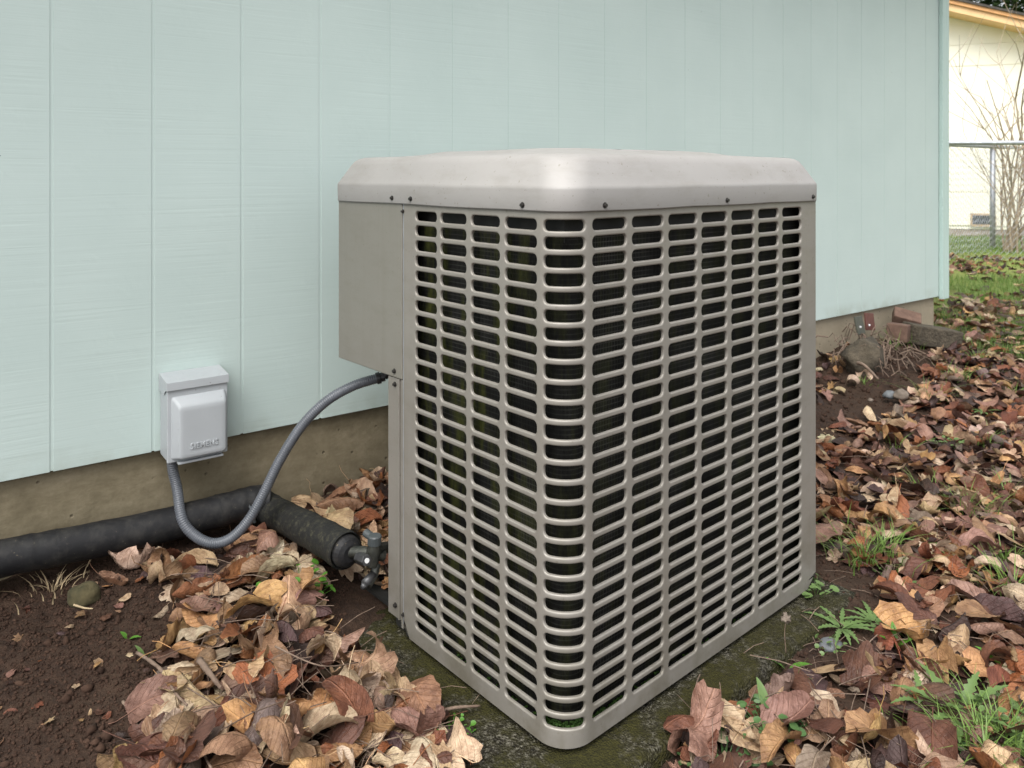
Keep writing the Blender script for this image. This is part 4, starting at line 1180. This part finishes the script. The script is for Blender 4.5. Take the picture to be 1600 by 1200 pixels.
def leaf_blade(mb, p, d, up, L, w, lobes=0, curve=.3, segs=7, teeth=.25):
    d = d.normalized(); sd = d.cross(up)
    sd = sd.normalized() if sd.length > 1e-6 else Vector((1, 0, 0))
    prev = None
    for k in range(segs + 1):
        t = k / segs
        c = p + d * L * t + up * (L * curve * (t - t * t * 1.3))
        ww = w * math.sin(math.pi * min(1, t ** .7 * .97 + .015)) * (1 - (teeth if (lobes and k % 2) else 0)) + .0003
        o = len(mb.v); mb.v += [c - sd * ww + up * ww * .25, c, c + sd * ww + up * ww * .25]
        if k: mb.f += [(o-3, o-2, o+1, o), (o-2, o-1, o+2, o+1)]
def rosette(px, py, z, n, L, w, label, lobed=True, mat='weed', lift=.25, grp="rosette weeds", name="rosette_weed"):
    p = at(px, py, z); root = Vector((p.x, p.y, surf(p.x, p.y) * .5 + float(ground_z(p.x, p.y)) * .5 + .004))
    e = empty(name, root); tag(e, label, "weed", grp)
    for k in range(n):
        a = 6.28 * k / n + random.uniform(-.3, .3); d = Vector((math.cos(a), math.sin(a), random.uniform(.05, lift)))
        mb = MB(); leaf_blade(mb, Vector((math.cos(a), math.sin(a), 0)) * L * .06, d, Vector((0, 0, 1)), L * random.uniform(.65, 1.1), w * .72 * random.uniform(.8, 1.1), lobed, segs=13 if lobed else 7, teeth=.5)
        mb.build("leaf", M[mat], e, smooth=True)
rosette(1315, 975, -.03, 11, .075, .010, "toothed dandelion rosette at the bare soil's near left")
rosette(1365, 968, -.03, 12, .070, .009, "toothed dandelion rosette at the bare soil's near right")
rosette(1500, 1105, -.02, 7, .105, .015, "large jagged weed standing among leaves at lower right", lift=.8)
rosette(1535, 640, .03, 9, .06, .007, "narrow-leaved rosette in the far right leaves", False)
rosette(1590, 1165, -.03, 9, .07, .012, "leafy weed in the lower right corner")
rosette(1475, 685, .0, 6, .055, .009, "small green rosette below the tall grass tufts", False)
rosette(1450, 850, .0, 7, .06, .009, "toothed weed in the drift right of the big grass tuft")
rosette(1425, 900, .0, 8, .04, .007, "tiny feathery weed beside the bare right soil")
rosette(1205, 1120, -.03, 3, .085, .013, "upright pair of pale spoon leaves beside the clover", False, lift=1.4)
rosette(200, 1020, .0, 2, .03, .007, "single green sprout on the bare left soil", False, 'bright', 1.2)
rosette(228, 1048, .0, 2, .032, .006, "second green sprout on the soil, paler and nearer the stick", False, 'weed', 1.2)
rosette(1230, 1030, -.03, 2, .05, .010, "upright twin-leaved seedling at the pad's right edge", False, 'bright', 1.6)
rosette(1400, 1010, -.02, 4, .045, .008, "bright green curled sprouts under the big brown leaves", False, 'bright', 1.2)
rosette(1560, 1040, -.02, 5, .04, .008, "yellow green sprouts between the large right leaves", False, 'bright', 1.0)
rosette(590, 1150, -.02, 2, .05, .006, "yellowish green shoot in the left leaves near the pad", False, 'bright', 1.5)
rosette(360, 1178, .0, 2, .026, .007, "single blue green leaf on the large pale leaf", False, 'clover', .6)
def clump(px, py, z, n, spread, r0, label, mat, h=.03, grp="round leaved weed clumps"):
    p = at(px, py, z); root = Vector((p.x, p.y, surf(p.x, p.y) * .6 + float(ground_z(p.x, p.y)) * .4))
    e = empty("round_leaved_weed", root); tag(e, label, "weed", grp)
    st = MB()
    for k in range(n):
        a = random.uniform(0, 6.28); r = spread * math.sqrt(random.random())
        c = Vector((math.cos(a) * r, math.sin(a) * r * .8, h * random.uniform(.3, 1.1)))
        st.tube([(c.x * .4, c.y * .4, 0), tuple(c)], .0007, 3, False)
        mb = MB(); R = r0 * random.uniform(.6, 1.2); tx = Matrix.Rotation(random.gauss(0, .35), 3, 'X') @ Matrix.Rotation(random.gauss(0, .35), 3, 'Y')
        vs = [c]; 
        for j in range(10):
            b = 6.28 * j / 10; rr_ = R * (1 - .35 * math.exp(-((b - 3.14) / .5) ** 2)); vs.append(c + tx @ Vector((rr_ * math.cos(b), rr_ * .85 * math.sin(b), .25 * R * (abs(math.sin(b))))))
        mb.add(vs, [(0, 1 + j, 1 + (j + 1) % 10) for j in range(10)]); mb.build("leaf", M[mat], e, smooth=True)
    st.build("stem", M[mat], e)
clump(1130, 1175, -.04, 60, .085, .0068, "spreading small round-leaved weed at the pad's near right edge", 'clover')
clump(1205, 1140, -.04, 44, .06, .0085, "dark clover-like clump with larger round leaves among the right leaves", 'clover')
clump(700, 1150, -.03, 46, .045, .0055, "tight clump of glossy fleshy leaves beside the pad's left side", 'bright', .022)
clump(478, 945, .01, 34, .065, .0095, "bright green seedlings poking through the left leaf pile", 'bright', .05)
clump(425, 968, .01, 9, .04, .010, "few green leaves left of the bright seedlings", 'bright', .04)
clump(405, 1005, .01, 6, .03, .007, "tiny green sprig in the left pile below the seedlings", 'bright', .03)
clump(1275, 930, -.03, 22, .055, .010, "pale round-leaved weed at the unit's right foot", 'weed', .025)
clump(1480, 700, .0, 14, .05, .010, "green leaves in the far drift under the small rosette", 'weed', .03)
clump(1390, 890, -.02, 18, .045, .006, "fine creeping weed on the bare right soil's edge", 'weed', .015)
clump(1300, 1000, -.03, 10, .04, .006, "little creeping weed in front of the dandelions", 'weed', .012)
clump(1240, 815, -.02, 6, .02, .008, "sprig by the unit's right corner foot", 'bright', .03)
clump(1560, 1130, -.03, 40, .07, .008, "leafy green mass at the lower right among grass", 'weed', .035)
clump(1500, 1180, -.04, 30, .06, .007, "low creeping weed at the bottom edge left of the leafy weed", 'clover', .02)
rosette(1440, 1085, -.02, 6, .07, .010, "toothed weed half under the brown leaves left of the jagged weed", lift=.7)
rosette(1400, 815, .0, 7, .06, .008, "feathery rosette behind the big grass tuft", lift=.4)
# grass of the lawn
mb_v, mb_f = [], []
nb = 0
for k in range(52000):
    y = 3.7 + 8.5 * random.random() ** 1.5; x = y * random.uniform(.50, .74)
    if lawn_t(x, y) is False or wcoord((x, y))[0] < 3.62: continue
    dens = .25 + .75 * (mnoise.noise((x * 1.3, y * 1.3, 4)) > -.12)
    if 4.9 < y * .9 + x * .1 < 0 or random.random() > dens: continue
    if 6.2 < y < 7.8 and random.random() < .75: continue
    z = float(ground_z(x, y)); a = random.uniform(0, 6.28); h = random.uniform(.02, .05); w = .0013 * (y / 4)
    o = len(mb_v); dx_, dy_ = math.cos(a), math.sin(a); l_ = h * random.uniform(.1, .8)
    mb_v += [(x - dy_ * w, y + dx_ * w, z), (x + dy_ * w, y - dx_ * w, z), (x + dx_ * l_, y + dy_ * l_, z + h)]
    mb_f.append((o, o + 1, o + 2))
lw = mesh_np("lawn_grass", np.array(mb_v), np.array(mb_f), M['grass'], smooth=False)
tag(lw, "patchy green lawn grass stretching from the house corner to the fence", "grass", kind='stuff')

# ------------------------------------------------------------------ stones, bricks, sticks
def rock(name, p, size, mat, label, cat, rz=0.0, seed=1, rough=.16):
    vs, fs = [], []; nu, nv = 16, 11
    for a in range(nv):
        th = math.pi * (a + .02) / (nv - .96)
        for b in range(nu):
            ph = 2 * math.pi * b / nu
            d = Vector((math.sin(th) * math.cos(ph), math.sin(th) * math.sin(ph), math.cos(th)))
            k = 1 + rough * mnoise.noise(d * 1.7 + Vector((seed, 0, 0))) * 2 + rough * .4 * mnoise.noise(d * 5 + Vector((seed, 0, 0)))
            vs.append((d.x * size[0] * k, d.y * size[1] * k, d.z * size[2] * k))
    for a in range(nv - 1):
        for b in range(nu): fs.append((a*nu+b, (a+1)*nu+b, (a+1)*nu+(b+1)%nu, a*nu+(b+1)%nu))
    fs.append(tuple(range(nu))); fs.append(tuple((nv-1)*nu + b for b in range(nu-1, -1, -1)))
    m_ = MB(); m_.add(vs, fs); ob = m_.build(name, mat, smooth=True, loc=p); ob.rotation_euler = (0, 0, rz); tag(ob, label, cat); return ob
def wp(px, py, d):
    """the point seen at (px, py) on the plane d metres in front of the house wall"""
    u = (px - 800) / F; P = W0 + nW * d; s = (u * P.y - P.x) / (eW.x - u * eW.y); Y = P.y + s * eW.y
    return atY(px, py, Y)
rock("mossy_rock", wp(130, 930, .13), (.034, .026, .022), M['mossrock'], "small mossy rock under the black pipe at the soil's edge", "rock", .3, 3)
rock("pebble", wp(297, 985, .28), (.014, .010, .008), M['stone'], "brown pebble on the bare left soil by the leaf pile", "pebble", .3, 5)
rock("stone", at(1408, 617, .06), (.032, .024, .021), M['stone'], "rounded tan stone on the soil mound's near edge", "stone", .5, 8)
rock("stone", at(1390, 617, .055), (.026, .018, .016), M['bluestone'], "blue grey stone beside the rounded tan stone", "stone", .1, 12)
rock("pebble", at(1360, 625, .05), (.010, .009, .007), M['stone'], "small brown pebble on the soil mound", "pebble", .1, 15)
rock("pebble", at(1298, 1008, -.052), (.026, .020, .012), M['bluestone'], "flat smooth grey pebble beside the dandelions and the pad", "pebble", .5, 16, .08)
rock("footing_stone", wp(1352, 562, .17), (.135, .08, .085), M['block'], "rough dirt-covered concrete lump at the foundation behind the soil mound", "stone", WANG + .2, 21, .22)
def slab_obj(name, p, size, rot, mat, label, cat, bev=.004):
    m_ = MB(); m_.box((-size[0]/2, -size[1]/2, 0), (size[0]/2, size[1]/2, size[2])); ob = m_.build(name, mat, bevel=bev, loc=p)
    ob.rotation_euler = rot; tag(ob, label, cat); return ob
R_ = math.radians
slab_obj("tile", wp(1346, 522, .085), (.075, .010, .078), (R_(-14), R_(4), WANG + .15), M['darkplate'], "square dark green tile leaning near the foundation with a centre hole", "tile", .002)
slab_obj("tile", wp(1360, 516, .045), (.078, .010, .078), (R_(-10), R_(8), WANG + .05), M['redplate'], "square dark red tile leaning behind the dark green tile", "tile", .002)
for (px, py, d) in ((1344.5, 511, .101), (1358.5, 508, .061)):
    rock("nail_head", wp(px, py, d), (.005, .003, .005), M['white'], "white nail head on the " + ("dark green" if px < 1350 else "dark red") + " tile", "nail", 0, 2, .02)
slab_obj("brick", wp(1414, 503, .065), (.072, .12, .05), (R_(16), R_(-30), WANG + .45), M['brick'], "worn reddish brick tilted against the foundation on the concrete block", "brick", .005)
slab_obj("concrete_block", wp(1453, 540, .17), (.27, .11, .09), (R_(3), R_(10), WANG - .30), M['block'], "dark weathered concrete block lying by the house corner", "block", .008)
slab_obj("brick", wp(1403, 533, .10), (.075, .09, .08), (R_(2), R_(5), WANG + .25), M['brick'], "dark brick standing under the tilted reddish brick", "brick", .005)
def stick(pts, r, label, name="stick", mat='twig', grp=None):
    P = [Vector(p) for p in pts]; b = P[0].copy(); sp = smooth_path([p - b for p in P], 6)
    m_ = MB(); n = len(sp); m_.tube(sp, [r * (1 - .5 * i / n) * random.uniform(.85, 1.15) for i in range(n)], 7)
    ob = m_.build(name, M[mat], smooth=True, loc=b); tag(ob, label, name.replace('_', ' '), grp); return ob
def gp(px, py, up=.01):
    p = at(px, py, 0.0); z = surf(p.x, p.y); p = at(px, py, z + up); return p
stick([gp(215, 1020), gp(250, 1045), gp(272, 1080), gp(292, 1102)], .0035, "thin brown stick running from the bare soil into the left leaves")
stick([gp(192, 1096), gp(205, 1115), gp(220, 1142)], .0026, "pale forked stick on the bare soil near the bottom edge")
stick([gp(312, 1032, .02), gp(330, 1055, .02), gp(345, 1075, .02)], .0058, "stubby dark stick lying on the left leaf pile")
stick([gp(225, 1142), gp(300, 1160), gp(330, 1200)], .003, "dark twig at the bottom edge of the left leaves")
stick([gp(115, 945, .006), gp(132, 950, .006), gp(145, 951, .006)], .0022, "short white stem on the soil below the mossy rock", mat='drygrass')
stick([gp(660, 1128, .01), gp(700, 1108, .012), gp(750, 1103, .008)], .0035, "curved dark twig lying on the pad by the fleshy clump")
stick([gp(1340, 555 + 12, .03), gp(1352, 572, .03), gp(1372, 592, .02)], .008, "grey broken branch piece at the foot of the rough concrete lump")
stick([gp(430, 1010, .03), gp(500, 1040, .035), gp(560, 1035, .03)], .0016, "long dark leaf stalk lying across the left leaves")
stick([gp(1360, 1060, .03), gp(1350, 1110, .04)], .0012, "pale grass stalk standing over the right leaves")
p = at(1228, 1020, -.02); hb = at(1230, 985, 0)
stick([p, atY(1226, 990, p.y), atY(1228, 968, p.y)], .0011, "thin flower stalk at the pad's right edge", "flower_stalk")
rock("seed_head", atY(1228, 966, p.y), (.008, .008, .007), M['stone'], "small dried pinkish seed head above the pad's right edge", "seed head", 0, 4, .5)
# dry stems heaped over the concrete lump
m_ = MB()
for k in range(130):
    s = random.uniform(2.62, 3.0); d = random.uniform(.03, .30); p = wallp(s, d, random.uniform(.12, .24) - d * .25)
    a = random.uniform(0, 6.28); l = random.uniform(.03, .10)
    m_.tube([p, p + Vector((math.cos(a) * l * .5, math.sin(a) * l * .5, random.uniform(-.02, .03))), p + Vector((math.cos(a) * l, math.sin(a) * l, -random.uniform(.0, .08)))], random.uniform(.0012, .003), 4, False)
ob = m_.build("dry_stems", M['twig'], smooth=True); tag(ob, "tangle of dead stems heaped over the rough concrete lump", "dead stems", kind='stuff')
m_ = MB()
for k in range(700):
    if random.random() < .5: px, py = random.uniform(300, 760), random.uniform(900, 1195)
    else: px, py = random.uniform(1080, 1590), random.uniform(700, 1195)
    p = at(px, py, 0)
    if inside(UPOLY, p.x, p.y) or inside(SIL, px, py): continue
    if -.14 < ucoord(p)[0] < UW + .08 and -.08 < ucoord(p)[1] < UD and random.random() < .85: continue
    p.z = surf(p.x, p.y) + random.uniform(0, .012); a = random.uniform(0, 6.28); l = random.uniform(.02, .11)
    q = p + Vector((math.cos(a) * l, math.sin(a) * l, random.uniform(-.004, .015)))
    m_.tube([p, (p + q) / 2 + Vector((0, 0, .004)), q], random.uniform(.0005, .0012), 3, False)
ob = m_.build("leaf_stalks", M['twig'], smooth=True); tag(ob, "loose hair-thin stalks and twigs strewn over the leaves", "twigs", kind='stuff')

# ------------------------------------------------------------------ fences
def chain_fence(p0, p1, z0, z1, posts, label):
    e = empty("chain_link_fence", p0); tag(e, label, "fence", "chain link fences behind the house")
    a, b = Vector((0, 0, 0)), Vector((p1.x - p0.x, p1.y - p0.y, 0)); L = b.length; d = b / L
    m_ = MB(); m_.tube([a + Vector((0, 0, z1)), b + Vector((0, 0, z1))], .021, 12); m_.build("top_rail", M['galv'], e, smooth=True)
    for t in posts:
        m_ = MB(); m_.tube([d * t * L + Vector((0, 0, z0 - .2)), d * t * L + Vector((0, 0, z1 - .02))], .026, 12); m_.build("post", M['galv'], e, smooth=True)
    m_ = MB(); st = .058; hh = z1 - .03 - z0; nx_ = int(L / st) + 1
    def zig(x0, sgn):
        pts = []; n = int(hh / st * 2)
        for k in range(n + 1):
            x = x0 + sgn * (st / 2 if k % 2 else 0)
            pts.append(d * x + Vector((0, 0, z0 + k * st / 2)) + Vector((-d.y, d.x, 0)) * (.003 if k % 2 else -.003))
        return pts
    for k in range(nx_):
        m_.tube(zig(k * st, 1), .0016, 3, False); m_.tube(zig(k * st, -1), .0016, 3, False)
    m_.build("wire_mesh", M['galv'], e)
fy = 7.25; zt = CAM_H + (269 - 223) * fy / F
chain_fence(Vector((3.4, fy + .05, 0)), Vector((6.4, fy - .05, 0)), .05, zt, (.02, .98), "nearer galvanized chain link fence crossing behind the mint house")
pA = atY(1472, 225, 7.55); pP = atY(1551, 230, 8.3); 
pB = pA + (pP - pA) * 2.6
chain_fence(Vector((pA.x, pA.y, 0)), Vector((pB.x, pB.y, 0)), .05, 1.185, (1 / 2.6, .99), "farther chain link fence angling away with a post before the cream house")

# ------------------------------------------------------------------ neighbour's house
nA = Vector((5.57 - .9, 10.35, 0)); nB = Vector((7.75, 9.2, 0)); nd = (nB - nA).normalized(); nang = math.atan2(nd.y, nd.x)
nh = empty("neighbour_house", nA, nang); tag(nh, "cream single storey house with orange fascia behind the chain link fences", "house")
nL = 3.7
zr = lambda x: 3.20 - .33 * x                   # underside of the sloping roof edge
def prism(xa, xb, z0, zfa, zfb, y0, y1):
    return [(xa, y0, z0), (xb, y0, z0), (xb, y1, z0), (xa, y1, z0), (xa, y0, zfa), (xb, y0, zfb), (xb, y1, zfb), (xa, y1, zfa)]
PF = [(0,3,2,1),(4,5,6,7),(0,1,5,4),(1,2,6,5),(2,3,7,6),(3,0,4,7)]
zj = [.235, .66, 2.25, 2.52]
# siding courses with a dark shadow joint between them
for k in range(len(zj)):
    lo = zj[k] + .008; hi = zj[k+1] if k + 1 < len(zj) else None
    for xa, xb in ((-1.5, 2.05), (2.053, nL)):
        if zr(xa) < lo: continue
        m_ = MB()
        if hi: m_.add(prism(xa, xb, lo, min(hi, zr(xa)), max(min(hi, zr(xb)), lo + .01), 0, .12), PF)
        else: m_.add(prism(xa, xb, lo, zr(xa), max(zr(xb), lo + .02), 0, .12), PF)
        m_.build("siding_panel", M['cream'], nh, bevel=.003)
m_ = MB(); m_.add(prism(-1.5, nL, .2, zr(-1.5) - .02, zr(nL) - .02, .012, 6), PF); m_.build("wall_core", M['cream'], nh)
m_ = MB(); m_.add(prism(-1.5, nL, -.3, .235, .235, .02, 6), PF); m_.build("foundation", M['nfound'], nh)
m_ = MB(); m_.add([(x, y, z + zr(x)) for (x, y, z) in ((-1.6, -.35, .0), (nL, -.35, .0), (nL, -.31, .0), (-1.6, -.31, 0), (-1.6, -.35, .085), (nL, -.35, .085), (nL, -.31, .085), (-1.6, -.31, .085))], PF); m_.build("fascia_board", M['fascia2'], nh)
m_ = MB(); m_.add([(x, y, z + zr(x)) for (x, y, z) in ((-1.6, -.38, .088), (nL, -.38, .088), (nL, -.30, .088), (-1.6, -.30, .088), (-1.6, -.38, .135), (nL, -.38, .135), (nL, -.30, .135), (-1.6, -.30, .135))], PF); m_.build("rake_trim", M['fascia'], nh)
m_ = MB(); m_.add([(x, y, z + zr(x)) for (x, y, z) in ((-1.6, -.305, .0), (nL, -.305, .0), (nL, 6, .0), (-1.6, 6, 0), (-1.6, -.305, .084), (nL, -.305, .084), (nL, 6, .084), (-1.6, 6, .084))], PF); m_.build("roof_deck", M['fascia2'], nh)
m_ = MB(); m_.add([(x, y, z + zr(x)) for (x, y, z) in ((-1.6, -.40, .137), (nL, -.40, .137), (nL, 6.1, .137), (-1.6, 6.1, .137), (-1.6, -.40, .165), (nL, -.40, .165), (nL, 6.1, .165), (-1.6, 6.1, .165))], PF); m_.build("roof", M['roof'], nh)
# crawl space vent
vx = 1.20
m_ = MB(); m_.box((vx - .02, -.02, .235), (vx + .26, .0, .262)); m_.box((vx - .02, -.02, .375), (vx + .26, .0, .40)); m_.box((vx - .02, -.02, .262), (vx, .0, .375)); m_.box((vx + .24, -.02, .262), (vx + .26, .0, .375))
vent = m_.build("vent", M['ventf'], nh)
m_ = MB(); m_.box((vx, -.012, .262), (vx + .24, -.006, .375)); m_.build("vent_screen", M['ventm'], vent)

# ------------------------------------------------------------------ bare shrub by the post
shrub = empty("bare_shrub", at(1592, 402, .05)); tag(shrub, "leafless multi-stemmed shrub growing beside the fence post", "shrub")
def twig_rec(mb, p, d, r, l, depth):
    pts = [p]; n = 5; dd = d.copy()
    for k in range(n):
        dd = (dd + Vector((random.gauss(0, .10), random.gauss(0, .10), random.gauss(.02, .05)))).normalized()
        pts.append(pts[-1] + dd * l / n)
    mb.tube(pts, [r * (1 - .6 * k / n) for k in range(n + 1)], 5, False)
    if depth > 0:
        for _ in range(random.choice([2, 3, 3, 4])):
            k = random.randint(1, n); nd_ = (dd + Vector((random.gauss(0, .45), random.gauss(0, .45), random.gauss(.1, .2)))).normalized()
            twig_rec(mb, pts[k], nd_, r * .55, l * random.uniform(.45, .75), depth - 1)
for k in range(15):
    a = random.uniform(0, 6.28); q = Vector((math.cos(a) * .13, math.sin(a) * .12, 0)); lean = random.uniform(-.26, .34)
    m_ = MB(); twig_rec(m_, q, Vector((lean, random.uniform(-.2, .2), 1)).normalized(), random.uniform(.010, .018), random.uniform(1.2, 1.9), 2)
    m_.build("stem", M['bark'], shrub, smooth=True)

# ------------------------------------------------------------------ trees beyond
def tree(x, y, h, rad, label, nleaf, bare=False):
    e = empty("evergreen_tree" if not bare else "bare_tree", (x, y, 0)); tag(e, label, "tree", "trees beyond the neighbour's house")
    m_ = MB(); m_.tube([(0, 0, -.3), (.05, 0, h * .3), (-.05, .1, h * .65), (0, 0, h)], [.26, .2, .12, .02], 10)
    if bare:
        for k in range(34):
            z = h * random.uniform(.25, .9); a = random.uniform(0, 6.28); twig_rec(m_, Vector((0, 0, z)), Vector((math.cos(a), math.sin(a), .8)).normalized(), .05, random.uniform(1.0, 1.8), 2)
        m_.build("trunk", M['trunk'], e, smooth=True); return
    m_.build("trunk", M['trunk'], e, smooth=True)
    vs, fs = [], []
    for k in range(nleaf // 28):
        t = random.random() ** .8; z = h * (.10 + .88 * t); rr_ = rad * (1 - t) ** .7 * random.uniform(.45, 1.08) + .15; a = random.uniform(0, 6.28)
        c = Vector((math.cos(a) * rr_, math.sin(a) * rr_, z - rr_ * .12))
        for j in range(28):
            p = c + Vector((random.gauss(0, .22), random.gauss(0, .22), random.gauss(0, .10))); b = random.uniform(0, 6.28); l = random.uniform(.08, .2)
            d1 = Vector((math.cos(b), math.sin(b), random.uniform(-.5, .3))) * l; d2 = Vector((-math.sin(b), math.cos(b), random.uniform(-.4, .4))) * l * .35
            o = len(vs); vs += [tuple(p - d2), tuple(p + d1), tuple(p + d2)]; fs.append((o, o + 1, o + 2))
    mesh_np("foliage", np.array(vs), np.array(fs), M['ever'], e, smooth=False)
tree(10.2, 19.5, 9.5, 3.2, "broad dark evergreen tree rising behind the house corner", 26000)
tree(13.4, 19.0, 10.5, 3.4, "tall dark evergreen tree above the cream house roof", 28000)
tree(16.8, 21.0, 10.0, 3.4, "dark evergreen tree farthest right beyond the cream house", 22000)
tree(12.9, 24.5, 12.0, 4.2, "hindmost evergreen tree filling the gap between its neighbours", 22000)
tree(10.75, 15.6, 7.0, 1.0, "pale bare branched tree in front of the dark evergreens", 0, True)
